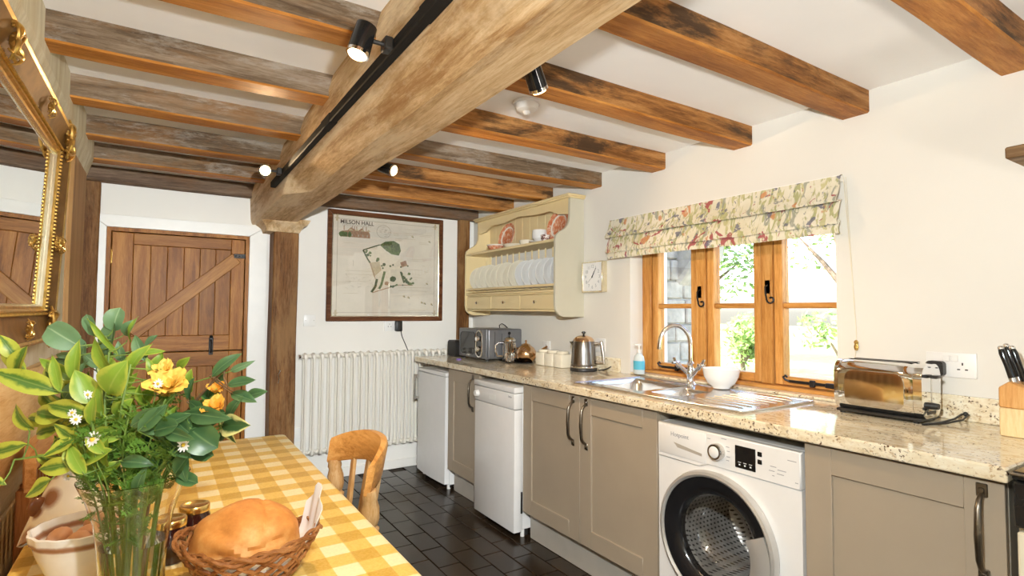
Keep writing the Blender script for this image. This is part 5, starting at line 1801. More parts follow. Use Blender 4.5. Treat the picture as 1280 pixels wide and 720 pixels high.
# ------------------------------------------------------------------ chairs
def curve_crest(b, half, depth, zlo, zhi, th, n=18, arch=.0, wing=0.):
    """bowed crest rail: local x points backwards, y sideways"""
    rg = []
    for k in range(n + 1):
        t = -1 + 2 * k / n
        y = half * t
        x = -depth * abs(t) ** 2.2
        zt_ = zhi - arch * abs(t) ** 3
        zb_ = zlo - wing * abs(t) ** 1.6
        ti = th * (1 - .25 * abs(t) ** 4)
        rake = .14
        def P(dx, z):
            return (x + dx + rake * (z - .45), y, z)
        rg.append([P(-ti / 2, zb_ + .006), P(-ti / 2 + .004, zb_), P(ti / 2 - .004, zb_), P(ti / 2, zb_ + .006), P(ti / 2 + .004, zt_ - .012), P(ti / 2 - .002, zt_), P(-ti / 2 + .004, zt_), P(-ti / 2, zt_ - .012)])
    b.rings(rg)
    return b
def turned(b, p0, p1, prof, n=14):
    p0, p1 = Vector(p0), Vector(p1)
    pts = [p0.lerp(p1, t) for t, r in prof]
    b.tube(pts, [r for t, r in prof], n)
    return b
pc = thing('pine_chair', 'honey pine farmhouse chair tucked under the room side of the table', 'chair', (-1.775, 1.325, 0), 0)
# seat runs under the table towards -x
sp2 = []
for k in range(28):
    a = 2 * pi * k / 28
    c, s = cos(a), sin(a)
    sp2.append((-.165 + .205 * math.copysign(abs(c) ** .6, c), .205 * math.copysign(abs(s) ** .6, s)))
obj('seat', B().prism(sp2, 'z', .425, .46, .008), M['pine'], pc)
obj('crest', curve_crest(B(), .212, .088, .780, .872, .026, arch=.045, wing=.040), M['pine'], pc)
for k in range(4):
    t = -.60 + .40 * k
    x0_, x1_ = -.005 - .03 * abs(t), -.088 * abs(t) ** 2.2
    y0_, y1_ = .165 * t, .212 * t
    zt2 = .80 - .040 * abs(t) ** 1.6
    b = B()
    dx = .14
    b.hexa([(x0_ - .007, y0_ - .016, .455), (x0_ + .007, y0_ - .016, .455), (x0_ + .007, y0_ + .016, .455), (x0_ - .007, y0_ + .016, .455),
            (x1_ + dx * (zt2 - .45) - .006, y1_ - .017, zt2), (x1_ + dx * (zt2 - .45) + .006, y1_ - .017, zt2), (x1_ + dx * (zt2 - .45) + .006, y1_ + .017, zt2), (x1_ + dx * (zt2 - .45) - .006, y1_ + .017, zt2)], .003)
    obj('back_slat', b, M['pine_z'], pc)
tp_ = [(0, .015), (.05, .017), (.1, .024), (.2, .026), (.35, .023), (.5, .019), (.56, .015), (.58, .022), (.61, .024), (.64, .016), (.66, .02), (.72, .025), (.82, .025), (.9, .019), (.93, .022), (1, .018)]
for s in (-1, 1):
    x1_ = -.088 * .93 ** 2.2
    obj('back_post', turned(B(), (-.015, s * .17, .45), (x1_ + .14 * .30, s * .197, .752), [(t, r * 1.12) for t, r in tp_]), M['pine_z'], pc)
lp = [(0, .013), (.1, .016), (.3, .021), (.45, .018), (.5, .022), (.55, .017), (.8, .021), (1, .016)]
for sx, x in ((0, -.01), (1, -.32)):
    for s in (-1, 1):
        obj('leg', turned(B(), (x + (.03 if not sx else -.03), s * .19, 0), (x, s * .15, .43), lp, 12), M['pine_z'], pc)
for s in (-1, 1):
    obj('stretcher', B().tube([(.01, s * .177, .17), (-.165, s * .177, .17), (-.34, s * .177, .17)], [.009, .013, .009], 10), M['pine_z'], pc)
obj('cross_stretcher', B().tube([(-.165, -.177, .17), (-.165, 0, .17), (-.165, .177, .17)], [.008, .013, .008], 10), M['pine_z'], pc)

dc = thing('slat_chair', 'dark slatted back wooden chair between the table and the mirror wall', 'chair', (-2.625, 1.56, 0), pi)
# rotated by pi: local +x points to the wall
obj('seat', B().box((-.40, -.20, .42), (-.0, .20, .45), .01, 2), M['dark_chair'], dc)
cb = B()
rg = []
for k in range(13):
    t = -1 + 2 * k / 12
    y = .225 * t
    x = .012 - .028 * t * t
    zt_ = .915 - .02 * abs(t) ** 3
    rg.append([(x - .011, y, .825 + .012 * (1 - t * t)), (x + .011, y, .825 + .012 * (1 - t * t)), (x + .011, y, zt_), (x - .011, y, zt_)])
obj('crest', cb.rings(rg), M['dark_chair_h'], dc)
for k in range(8):
    y = -.165 + .047 * k
    obj('back_slat', B().hexa([(-.012, y - .010, .45), (.0, y - .010, .45), (0, y + .010, .45), (-.012, y + .010, .45), (.0, y - .010, .835), (.012, y - .010, .835), (.012, y + .010, .835), (.0, y + .010, .835)], .002), M['dark_chair'], dc)
for s in (-1, 1):
    obj('back_post', B().hexa([(-.022, s * .195 - .015, .0), (.012, s * .195 - .015, .0), (.012, s * .195 + .015, 0), (-.022, s * .195 + .015, 0), (-.018, s * .205 - .015, .83), (.012, s * .205 - .015, .83), (.012, s * .205 + .015, .83), (-.018, s * .205 + .015, .83)], .003), M['dark_chair'], dc)
    obj('leg', B().box((-.385, s * .18 - .016, 0), (-.353, s * .18 + .016, .42), .003), M['dark_chair'], dc)
    obj('stretcher', B().box((-.353, s * .185 - .008, .18), (-.02, s * .185 + .008, .205), .002), M['dark_chair'], dc)

# ------------------------------------------------------------------ things on the table
# bread basket
bk = thing('bread_basket', 'oval wicker basket holding a loaf on the gingham cloth', 'basket', (-2.185, .715, TT + .001), -.35)
bk.scale = (.76, .78, .95)
def bsk(a, t):
    r = .085 + .052 * t ** .8
    ex = 1 + .10 * abs(cos(a)) ** 2
    lift = .016 * cos(a) ** 2 * t
    return Vector((r * 1.12 * cos(a) * ex, r * .92 * sin(a), .006 + .066 * t + lift))
wv = B()
NSt = 17
for k in range(NSt):
    for sgn in (-1, 1):
        pts = []
        for q in range(11):
            t = q / 10
            a = 2 * pi * k / NSt + sgn * t * .95
            p = bsk(a, t)
            off = .0028 * sin(t * pi * 5 + (0 if sgn > 0 else pi))
            d = Vector((p.x, p.y, 0)).normalized()
            pts.append(p + d * off)
        wv.tube(pts, .0046, 6)
for tt in (.02, .12):
    wv.tube([bsk(2 * pi * k / 48, tt) for k in range(48)], .004, 6, loop=True)
obj('cane_weave', wv, M['wicker'], bk)
rb = B()
for (dr, dz, ph) in ((.0, 0, 0), (.004, .005, 2.1), (-.003, .006, 4.2)):
    pts = []
    for k in range(96):
        a = 2 * pi * k / 96
        p = bsk(a, 1.0)
        d = Vector((p.x, p.y, 0)).normalized()
        pts.append(p + d * (dr + .004 * sin(a * 14 + ph)) + Vector((0, 0, dz + .004 * cos(a * 14 + ph))))
    rb.tube(pts, .0045, 6, loop=True)
obj('rim_plait', rb, M['wicker'], bk)
obj('base', B().lathe([(0, 0), (.09, 0), (.092, .004), (.09, .008), (0, .008)], 32, sx=1.15, sy=.92), M['wicker'], bk)
# loaf
def bdisp(d):
    v = 1 + .025 * sin(d.x * 5 + 1) * sin(d.y * 6) + .02 * sin(d.z * 9 + d.x * 4) + .006 * sin(d.x * 31) * sin(d.y * 27 + d.z * 23)
    c = math.exp(-((d.x + .30) ** 2 + (d.z + .02) ** 2) / .035) * (1 if d.y < 0 else 0)
    g = math.exp(-((d.x * .9 + d.y * .35 - .22 + .1 * sin(d.z * 5)) ** 2) / .0016) * max(0, d.z) * .12
    g += math.exp(-((d.x * .3 + d.z * .8 - .28 + .12 * sin(d.x * 6)) ** 2) / .002) * max(0, -d.y) * .10
    return v - .13 * c - g
lf = thing('bread_loaf', 'round crusty golden loaf sitting in the wicker basket', 'bread', (-2.19, .722, TT + .046), -.35)
obj('crust', B().ball((0, 0, .028), (.100, .088, .070), 56, bdisp), M['bread'], lf)
# napkin
nk = thing('paper_napkin', 'white paper napkin lining the bread basket', 'napkin', (-2.185, .715, TT + .02), -.35)
nk.scale = (.76, .78, .95)
def nfn(i, j):
    a = .30 + (i - .5) * .80
    t = .55 + j * 1.35
    p = bsk(a, min(t, 1.0))
    d = Vector((cos(a), sin(a) * .8, 0))
    k = max(0, t - 1)
    p = p * .93 + d * (k * .02) + Vector((0, 0, k * .105 * (1 - 1.1 * abs(i - .55)) - .018))
    p += d * .004 * sin(i * 17) * (j + .2)
    return p
obj('corner_fold', B().grid(nfn, 14, 10, .0012), M['napkin'], nk)
def nfn2(i, j):
    a = -1.15 + (i - .5) * .5
    t = .35 + j * .75 * (1 - 1.3 * abs(i - .5))
    p = bsk(a, t)
    return p * .955 + Vector((0, 0, -.016 + .002 * sin(i * 9)))
obj('front_fold', B().grid(nfn2, 10, 8, .0012), M['napkin'], nk)
def nfn3(i, j):
    p = bsk(2 * pi * i, .10 + .62 * j)
    return Vector((p.x * .945, p.y * .945, p.z - .017 + .002 * sin(i * 40)))
obj('lining', B().grid(nfn3, 48, 6, .0012), M['napkin'], nk)

# jam jars
M['jam_glass'] = glass('jam_jar_glass')
def jam(loc, lab):
    j = thing('jam_jar', lab, 'jar', loc, 0, 'jam jars beside the bread basket')
    obj('glass_jar', B().lathe([(0, 0), (.029, 0), (.032, .004), (.032, .062), (.028, .070), (.028, .074)], 28), M['jam'], j)
    obj('lid', B().lathe([(.0285, .0705), (.0305, .072), (.0305, .084), (.029, .0865), (.024, .0865), (.022, .0855), (0, .0855)], 28), M['brass'], j)
    return j
jam((-2.315, .885, TT), 'dark jam jar with gold lid next to the flower vase')
jam((-2.268, .955, TT), 'dark jam jar with gold lid behind the bread basket')

# egg crock and its lid
M['crock'] = mk_zband('cream_crock_glaze', (.80, .76, .68), (.28, .10, .03), [(.083, .007)])
eb = thing('egg_crock', 'white crimped ceramic crock holding brown eggs', 'bowl', (-2.458, .892, TT))
obj('crock_bowl', B().lathe([(0, 0), (.045, 0), (.050, .004), (.064, .03), (.076, .062), (.081, .080), (.084, .084), (.086, .094), (.0875, .102), (.083, .103), (.080, .094), (.070, .06), (.052, .022), (0, .014)], 60, wob=lambda a, j: 1 + (.018 * sin(a * 15) if 5 < j < 11 else .006 * sin(a * 30) if j < 6 else 0)), M['crock'], eb)
EL = ['brown egg at the window side of the crock', 'brown egg lying at the front of the crock', 'brown egg in the middle of the crock', 'brown egg resting highest in the crock', 'brown egg against the back of the crock', 'brown egg down at the mirror side of the crock']
for k, (dx, dy, dz, rz_, tl) in enumerate(((.042, -.004, .074, .3, .2), (-.004, -.038, .070, 1.0, 1.4), (.004, .006, .066, 2.0, 1.2), (.032, -.030, .096, .5, .5), (.012, .042, .074, .2, 1.5), (-.040, .008, .068, 2.6, 1.3))):
    e = obj('hen_egg', B().ball((0, 0, 0), (.0195, .0195, .026), 18, lambda d: 1 - .10 * max(0, d.z)), M['egg'], loc=(-2.458 + dx, .892 + dy, TT + dz + .012), rot=(tl, 0, rz_))
    tag(e, EL[k], 'egg', 'eggs in the ceramic crock')
# lid shaped like a sitting hen with brown patches, leaning on the crock
LC = Vector((-2.50, 1.055, TT))
ld = thing('crock_lid', 'white ceramic lid with brown patches leaning behind the egg crock', 'lid', LC)
c0, c1 = Vector((0, 0, .056)), Vector((.005, .01, .195))
n0 = Vector((-.35, .28, .85)).normalized()
n1 = Vector((.08, 0, 1)).normalized()
prof = [(0, .086, .93), (.02, .090, .93), (.10, .082, .9), (.25, .064, .9), (.42, .047, .92), (.60, .034, 1), (.74, .026, 1), (.82, .023, 1), (.87, .027, 1), (.93, .024, 1), (.98, .012, 1), (1.0, .002, 1)]
b = B()
rg = []
for t, r, sq in prof:
    c = c0.lerp(c1, t) + Vector((-.012, .0, 0)) * sin(t * pi)
    nn = n0.lerp(n1, min(1, t * 1.4)).normalized()
    ex = nn.cross(Vector((.3, 1, 0))).normalized()
    ey = nn.cross(ex)
    rg.append([c + ex * r * cos(2 * pi * k / 32) + ey * r * sq * sin(2 * pi * k / 32) for k in range(32)])
b.rings(rg, cap0=False)
M['hen'] = mk_spots('brown_patched_glaze', (.82, .78, .70), (.24, .085, .03), [(-.072, -.055, .055, .034), (-.035, -.035, .13, .026), (.038, -.05, .085, .014), (-.02, .0, .165, .014), (-.055, -.03, .10, .018)])
obj('lid_shell', b, M['hen'], ld, smooth=60)
obj('ear_tab', B().ball((0, 0, 0), (.020, .008, .024), 14), pm('brown_glaze', (.22, .08, .03), .2, var=.3), ld, loc=(-.05, -.02, .108), rot=(.3, -.7, .5))

# vase and bouquet
VX, VY = -2.375, .72
RV = Vector((.842, -.54, 0))
DV = Vector((.54, .842, 0))
va = thing('glass_vase', 'flared clear glass vase of garden flowers on the table', 'vase', (VX, VY, TT))
vo_ = [(0, 0), (.046, 0), (.050, .004), (.0505, .03), (.051, .07), (.054, .11), (.061, .155), (.073, .195), (.086, .226)]
vi_ = [(.0845, .2265), (.0705, .195), (.0585, .155), (.0515, .11), (.0485, .07), (.048, .03), (.046, .014), (0, .012)]
obj('vase_glass', B().lathe(vo_ + vi_, 48), M['vglass'], va)
obj('water', B().lathe([(0, .0125), (.0455, .0145), (.0475, .03), (.048, .07), (.0508, .108), (.0508, .11), (0, .11)], 40), M['water'], va)

def bq(s, d, z):
    return Vector((VX, VY, 0)) + RV * s + DV * d + Vector((0, 0, z))
def leaf_mesh(name, L_, W_, mt, fold, curl, kind='oval'):
    nu, nv = 8, 4
    vs, fs, uvs = [], [], []
    for i in range(nu + 1):
        t = i / nu
        if kind == 'round':
            w_ = math.sqrt(max(0, 1 - (2 * t - 1.04) ** 2 / 1.09)) if 0 < t < 1 else 0
        else:
            w_ = (sin(pi * t ** .85) ** .85) * (1 - .25 * t)
        w_ *= W_ / 2 * (1 if kind == 'round' else 1.12)
        for j in range(nv + 1):
            v = -1 + 2 * j / nv
            y = v * w_
            x = L_ * t
            z = fold * abs(v) * w_ + curl * L_ * (t - .5) ** 2 * -1 + .04 * L_ * sin(t * 9 + v * 2) * abs(v) * .5
            vs.append((x, y, z))
            uvs.append((t, j / nv))
    for i in range(nu):
        for j in range(nv):
            a = i * (nv + 1) + j
            fs.append((a, a + nv + 1, a + nv + 2, a + 1))
    me = D.meshes.new(name)
    me.from_pydata(vs, [], fs)
    ul = me.uv_layers.new(name='UVMap')
    for lp_ in me.loops:
        ul.data[lp_.index].uv = uvs[lp_.vertex_index]
    me.materials.append(mt)
    me.polygons.foreach_set('use_smooth', [True] * len(me.polygons))
    return me
rl = random.Random(21)
LEAVES = [
    (-0.122, -0.024, 1.237, 0.047, 0.037, 145, 'B'), (-0.142, 0.024, 1.222, 0.036, 0.022, 160, 'B'), (-0.100, 0.012, 1.256, 0.033, 0.020, 105, 'B'), (-0.072, 0.036, 1.266, 0.036, 0.028, 80, 'B'),
    (-0.078, 0.036, 1.224, 0.061, 0.038, 90, 'B'), (-0.056, 0.048, 1.250, 0.034, 0.018, 50, 'B'), (-0.019, 0.060, 1.224, 0.029, 0.015, 38, 'B'), (-0.137, 0.000, 1.201, 0.039, 0.010, 178, 'B'),
    (-0.153, 0.036, 1.185, 0.050, 0.018, 170, 'D'), (0.156, 0.000, 1.188, 0.050, 0.018, 38, 'D'), (0.180, 0.012, 1.182, 0.040, 0.011, 28, 'B'), (0.193, -0.012, 1.156, 0.041, 0.017, 5, 'D'),
    (0.185, 0.012, 1.126, 0.042, 0.019, -20, 'D'), (0.125, 0.036, 1.144, 0.054, 0.020, 62, 'D'), (0.107, 0.060, 1.132, 0.051, 0.019, 75, 'D'), (0.087, 0.012, 1.141, 0.035, 0.015, 85, 'D'),
    (0.147, -0.036, 1.101, 0.069, 0.026, -8, 'D'), (0.171, 0.000, 1.106, 0.044, 0.022, 65, 'D'), (0.137, -0.036, 1.063, 0.048, 0.044, -35, 'D'), (0.124, -0.012, 1.035, 0.039, 0.026, -20, 'D'),
    (0.092, -0.024, 1.054, 0.085, 0.019, 32, 'D'), (0.022, -0.036, 1.034, 0.044, 0.022, -95, 'D'), (0.052, -0.012, 1.017, 0.039, 0.021, -100, 'D'), (0.200, 0.024, 1.130, 0.036, 0.018, 20, 'D'),
    (0.122, 0.048, 1.090, 0.041, 0.018, 120, 'D'), (0.098, 0.036, 1.086, 0.050, 0.018, 10, 'D'), (0.079, 0.024, 1.061, 0.049, 0.017, -20, 'D'), (-0.207, -0.036, 1.219, 0.040, 0.022, 118, 'V'),
    (-0.220, -0.012, 1.193, 0.045, 0.019, 140, 'V'), (-0.174, -0.048, 1.195, 0.044, 0.039, 85, 'V'), (-0.156, -0.060, 1.163, 0.094, 0.030, 155, 'V'), (-0.202, 0.000, 1.162, 0.052, 0.022, 130, 'V'),
    (-0.131, -0.024, 1.179, 0.055, 0.019, 140, 'L'), (-0.088, -0.036, 1.194, 0.059, 0.021, 82, 'L'), (-0.053, -0.060, 1.153, 0.051, 0.032, 122, 'L'), (-0.031, -0.048, 1.200, 0.064, 0.026, 112, 'L'),
    (0.008, -0.072, 1.169, 0.055, 0.043, 62, 'L'), (0.009, -0.024, 1.195, 0.057, 0.023, 60, 'L'), (-0.110, -0.048, 1.175, 0.052, 0.017, 105, 'L'), (-0.065, 0.012, 1.179, 0.042, 0.026, 110, 'L'),
    (-0.126, -0.048, 1.104, 0.048, 0.027, 175, 'V'), (-0.083, -0.060, 1.116, 0.068, 0.025, 170, 'V'), (-0.179, -0.036, 1.095, 0.044, 0.026, 135, 'V'), (-0.157, -0.012, 1.067, 0.037, 0.024, 200, 'V'),
    (-0.182, -0.072, 1.045, 0.083, 0.022, 200, 'V'), (-0.206, -0.072, 1.009, 0.065, 0.018, 165, 'V'), (-0.063, -0.060, 1.032, 0.047, 0.023, -75, 'L'), (-0.003, -0.036, 1.113, 0.038, 0.023, 40, 'L'),
    (-0.024, -0.060, 1.135, 0.045, 0.025, 95, 'L'), (-0.047, -0.048, 1.114, 0.050, 0.017, -30, 'L'), (-0.111, 0.000, 1.123, 0.065, 0.024, 165, 'V'), (-0.091, 0.024, 1.130, 0.054, 0.022, 140, 'L'),
    (-0.174, 0.012, 1.119, 0.049, 0.020, 150, 'V'), (-0.194, 0.024, 1.139, 0.045, 0.018, -40, 'V'), (-0.006, 0.036, 1.205, 0.045, 0.012, 2, 'L'), (-0.044, 0.036, 1.248, 0.041, 0.009, 75, 'L'),
    (-0.069, 0.000, 1.236, 0.065, 0.011, 128, 'L'), (0.024, -0.024, 1.084, 0.051, 0.015, -35, 'L'), (-0.044, -0.024, 1.080, 0.043, 0.021, 250, 'L'), (0.188, -0.024, 1.082, 0.049, 0.032, 5, 'C'),
    (0.164, 0.000, 1.066, 0.039, 0.017, -60, 'C'), (0.003, 0.048, 1.179, 0.041, 0.023, 75, 'L'), (-0.044, 0.036, 1.178, 0.041, 0.027, 75, 'L'), (-0.148, 0.036, 1.135, 0.054, 0.027, 150, 'V'),
    (0.057, 0.036, 1.185, 0.032, 0.014, 40, 'L'),
]
for k in range(46):      # leaves hanging over the vase rim
    ty_ = 'DLVDL'[k % 5]
    s0_ = {'V': -.085, 'L': -.03, 'D': .075}[ty_]
    LEAVES.append((s0_ + rl.gauss(0, .026), rl.uniform(-.075, -.02), 1.055 + rl.gauss(0, .030), rl.uniform(.032, .052), rl.uniform(.016, .028), {'V': 175, 'L': 100, 'D': 5}[ty_] + rl.gauss(0, 45), ty_))
for k in range(98):      # the smaller leaves between the large ones
    ty_ = 'BVVLLDD'[k % 7]
    s0_ = {'B': -.07, 'V': -.12, 'L': -.02, 'D': .09}[ty_]
    LEAVES.append((s0_ + rl.gauss(0, .038), rl.uniform(-.02, .06), {'B': 1.15, 'V': 1.10, 'L': 1.10, 'D': 1.08}[ty_] + rl.gauss(0, .038), rl.uniform(.030, .048), rl.uniform(.013, .022), {'B': 110, 'V': 150, 'L': 95, 'D': 40}[ty_] + rl.gauss(0, 40), ty_))
def spline(pts, n=16):
    pts = [Vector(p) for p in pts]
    P = [pts[0] * 2 - pts[1]] + pts + [pts[-1] * 2 - pts[-2]]
    out = []
    for i in range(1, len(P) - 2):
        for k in range(n):
            t = k / n
            p0_, p1_, p2_, p3_ = P[i - 1], P[i], P[i + 1], P[i + 2]
            out.append(.5 * ((2 * p1_) + (p2_ - p0_) * t + (2 * p0_ - 5 * p1_ + 4 * p2_ - p3_) * t * t + (3 * p1_ - p0_ - 3 * p2_ + p3_) * t ** 3))
    out.append(pts[-1])
    return out
BR = [
    ('smoke_bush_sprig', 'upright sprig with round bluish green leaves in the vase', 'B', 'stem', [(0, .012, .785), (-.014, .015, .97), (-.05, .03, 1.12), (-.085, .03, 1.235)]),
    ('evergreen_sprig', 'brown twig with dark oval leaves reaching towards the window side', 'D', 'brown_stem', [(.01, 0, .785), (.03, .004, .97), (.075, .01, 1.085), (.13, .01, 1.155), (.165, .0, 1.185)]),
    ('evergreen_sprig', 'low drooping sprig of dark green rounded leaves over the vase rim', 'D', 'stem', [(.012, -.01, .785), (.034, -.014, .97), (.075, -.024, 1.03), (.12, -.03, 1.075)]),
    ('variegated_sprig', 'sprig of yellow edged leaves reaching high towards the mirror', 'V', 'stem', [(-.012, 0, .785), (-.03, -.006, .975), (-.085, -.02, 1.085), (-.15, -.03, 1.15), (-.195, -.03, 1.19)]),
    ('variegated_sprig', 'sprig of yellow edged leaves hanging low towards the mirror', 'V', 'stem', [(-.014, -.01, .785), (-.035, -.02, .97), (-.10, -.045, 1.03), (-.165, -.06, 1.03)]),
    ('lime_sprig', 'tall sprig of broad lime green leaves in the middle of the bouquet', 'L', 'stem', [(0, -.012, .785), (-.006, -.02, .97), (-.028, -.04, 1.09), (-.03, -.035, 1.21)]),
    ('lime_sprig', 'lime green leafy sprig beside the yellow rose', 'L', 'stem', [(.004, -.016, .785), (.008, -.022, .97), (.004, -.05, 1.08), (.012, -.04, 1.19)]),
    ('cream_edged_sprig', 'sprig with cream edged dark leaves at the door side of the bouquet', 'C', 'stem', [(.02, .012, .785), (.042, .014, .97), (.115, .0, 1.045), (.16, -.015, 1.075)]),
]
LM = {'B': 'leaf_blue', 'D': 'leaf_dark', 'V': 'leaf_var', 'L': 'leaf_lime', 'C': 'leaf_cream'}
branches = []
for (nm, lab, ty_, sm, path) in BR:
    t = thing(nm, lab, 'flower stem', (VX, VY, TT + .02), 0, 'foliage sprigs in the vase')
    pth = spline([bq(*p) for p in path])
    branches.append((t, ty_, sm, pth, B()))
    org = Vector((VX, VY, TT + .02))
    nP = len(pth)
    branches[-1][4].tube([p - org for p in pth], [.0032 - .0016 * i / nP for i in range(nP)], 7)
for (s, d, z, L_, W_, an, ty_) in LEAVES:
    a = radians(an + rl.uniform(-6, 6))
    L_ *= 1.30
    W_ *= 1.25
    ctr = bq(s, d, z)
    dirv = (RV * cos(a) + Vector((0, 0, 1)) * sin(a) + DV * rl.uniform(-.35, .25)).normalized()
    nrm = (-DV * 1.0 + RV * rl.uniform(-.5, .5) + Vector((0, 0, 1)) * rl.uniform(0, .7))
    nrm = (nrm - dirv * nrm.dot(dirv)).normalized()
    base = ctr - dirv * L_ / 2
    best = None
    for (t, bt, sm, pth, bb) in branches:
        if bt != ty_:
            continue
        for q in pth[len(pth) // 3:]:
            dd = (q - base).length
            if best is None or dd < best[0]:
                best = (dd, t, q, bb)
    _, t, q, bb = best
    org = Vector((VX, VY, TT + .02))
    midp = q.lerp(base, .5) - dirv * .004
    bb.tube([q - org, midp - org, base - org, base + dirv * L_ * .1 - org], [.0014, .0012, .0011, .0008], 5)
    kind = 'round' if ty_ in 'BD' and W_ / L_ > .55 else 'oval'
    me = leaf_mesh('leaf', L_, W_, M[LM[ty_]], rl.uniform(.15, .55), rl.uniform(-.1, .7), kind)
    o = D.objects.new('leaf', me)
    COL.objects.link(o)
    o.parent = t
    yv = nrm.cross(dirv)
    mm = Matrix((dirv, yv, nrm)).transposed().to_4x4()
    mm.translation = base - org
    o.matrix_local = mm
for (t, bt, sm, pth, bb) in branches:
    obj('stem', bb, M[sm], t)

# feathery sprigs
def feather(path, lab, seed, n=11, size=.030):
    rs = random.Random(seed)
    org = Vector((VX, VY, TT + .02))
    t = thing('feathery_sprig', lab, 'flower stem', org, 0, 'feathery green sprigs in the vase')
    pth = spline([bq(*p) for p in path], 12)
    st = B().tube([p - org for p in pth], .0016, 6)
    fb = B()
    def lobe(p, dv, nv, L_, w_):
        sd = nv.cross(dv).normalized()
        q = [p, p + dv * L_ * .45 + sd * w_, p + dv * L_, p + dv * L_ * .45 - sd * w_]
        vs = [fb.bm.verts.new(v) for v in q]
        fb.bm.faces.new(vs)
    i0 = int(len(pth) * .30)
    for k in range(n):
        q = pth[i0 + int((len(pth) - 1 - i0) * (k + .5) / n)] - org
        for _ in range(2):
            dv = Vector((rs.uniform(-1, 1), rs.uniform(-1, 1), rs.uniform(-.2, .9))).normalized()
            L_ = size * rs.uniform(.7, 1.3)
            fb.tube([q, q + dv * L_], .0006, 4)
            nv = dv.orthogonal().normalized()
            for f in range(1, 6):
                p = q + dv * L_ * f / 5
                sd = nv.cross(dv).normalized()
                for sg in (-1, 1):
                    d2 = (dv * .7 + sd * sg + nv * rs.uniform(-.3, .3)).normalized()
                    l2 = L_ * .42 * (1.15 - f / 7)
                    lobe(p, d2, nv, l2, l2 * .2)
                    for g in (.45, .75):
                        for s2 in (-1, 1):
                            lobe(p + d2 * l2 * g, (d2 + nv.cross(d2) * s2).normalized(), nv, l2 * .5, l2 * .11)
            lobe(q + dv * L_, dv, nv, L_ * .3, L_ * .06)
    obj('stem', st, M['stem'], t)
    o = obj('fronds', fb, M['feather'], t, smooth=0)
    o['kind'] = 'stuff'
FP = [([(-.01, -.02, .79), (-.02, -.03, .95), (-.03, -.055, 1.03), (-.035, -.06, 1.10)], .030),
      ([(.0, -.02, .79), (.005, -.03, .95), (.015, -.055, 1.05), (.03, -.06, 1.12)], .032),
      ([(.012, -.015, .79), (.025, -.03, .95), (.055, -.05, 1.05), (.075, -.04, 1.13)], .032),
      ([(-.02, -.01, .79), (-.035, -.03, .95), (-.065, -.05, 1.02), (-.075, -.04, 1.08)], .028),
      ([(.01, .0, .79), (.03, -.02, .95), (.07, -.045, 1.01), (.10, -.05, 1.05)], .030),
      ([(-.02, -.03, .79), (-.025, -.035, .88), (-.035, -.045, .95), (-.04, -.06, 1.0)], .024),
      ([(.01, -.03, .79), (.015, -.035, .88), (.02, -.045, .95), (.02, -.06, 1.01)], .026),
      ([(.025, -.02, .79), (.03, -.03, .88), (.045, -.035, .95), (.055, -.05, .99)], .024),
      ([(0, .01, .79), (.0, .02, .95), (.01, .02, 1.06), (.04, .02, 1.15)], .032),
      ([(-.01, .02, .79), (-.02, .03, .95), (-.05, .02, 1.05), (-.09, .01, 1.12)], .032),
      ([(.02, .02, .79), (.03, .03, .95), (.08, .03, 1.06), (.11, .02, 1.12)], .032)]
FLAB = ['tall feathery green sprig among the lime leaves', 'feathery green sprig rising behind the white daisy', 'feathery green sprig below the yellow rose', 'feathery green sprig leaning towards the yellow edged leaves', 'feathery green sprig spreading over the vase rim towards the loaf', 'short feathery sprig inside the vase on the crock side', 'short feathery sprig in the middle of the vase mouth', 'short feathery sprig inside the vase on the jam jar side', 'feathery green sprig at the back under the yellow rose', 'feathery green sprig at the back on the mirror side', 'feathery green sprig at the back under the amber roses']
for k, (p, sz) in enumerate(FP):
    feather(p, FLAB[k], 100 + k, 11, sz)

# yellow roses
def rose(path, lab, R_, mt, seed, npet=14):
    rs = random.Random(seed)
    org = Vector((VX, VY, TT + .02))
    t = thing('yellow_rose', lab, 'flower', org, 0, 'yellow roses in the vase')
    pth = spline([bq(*p) for p in path], 12)
    obj('stem', B().tube([p - org for p in pth], .0022, 7), M['stem'], t)
    tip = pth[-1] - org
    up_ = (Vector((0, 0, 1)) * .75 - DV * .5 + RV * .1).normalized()
    for k in range(npet):
        a = k * 2.39996
        lay_ = k / npet
        op = .25 + lay_ * 1.05          # opening angle
        ln = R_ * (.65 + .5 * lay_)
        wd = R_ * (.55 + .55 * lay_)
        ex = up_.orthogonal().normalized()
        ey = up_.cross(ex)
        rad = ex * cos(a) + ey * sin(a)
        tan = up_.cross(rad)
        b = B()
        ph = rs.uniform(0, 6)
        def fn(i, j):
            v = (i - .5) * 2
            w_ = wd * .5 * (sin(pi * min(1, .12 + j * .8)) ** .6)
            ang = op * (j ** .8)
            h_ = ln * (sin(ang) / max(op, .3) if op > .05 else j)
            p = tip + up_ * (ln * j * cos(ang * .75)) + rad * (.004 + ln * j * sin(ang * .75)) + tan * (v * w_)
            p += rad * (-.25 * w_ * v * v) + up_ * (.0025 * sin(v * 6 + ph) * j)
            return p
        b.grid(fn, 6, 6)
        obj('petal', b, mt, t, smooth=180)
    obj('calyx', B().ball(tip, .006, 8), M['stem'], t)
rose([(.0, .02, .79), (.015, .02, .97), (.04, .01, 1.08), (.058, .0, 1.135)], 'large open yellow rose at the back of the bouquet', .042, M['petal_y'], 5, 16)
rose([(.01, .02, .79), (.03, .02, .97), (.03, .02, 1.08), (.035, .02, 1.165)], 'smaller yellow rose peeping over the lime leaves', .026, M['petal_y'], 6, 10)
rose([(.02, .01, .79), (.04, .01, .97), (.10, .0, 1.06), (.148, -.01, 1.105)], 'amber rose low between the dark leaves', .026, M['petal_o'], 7, 10)
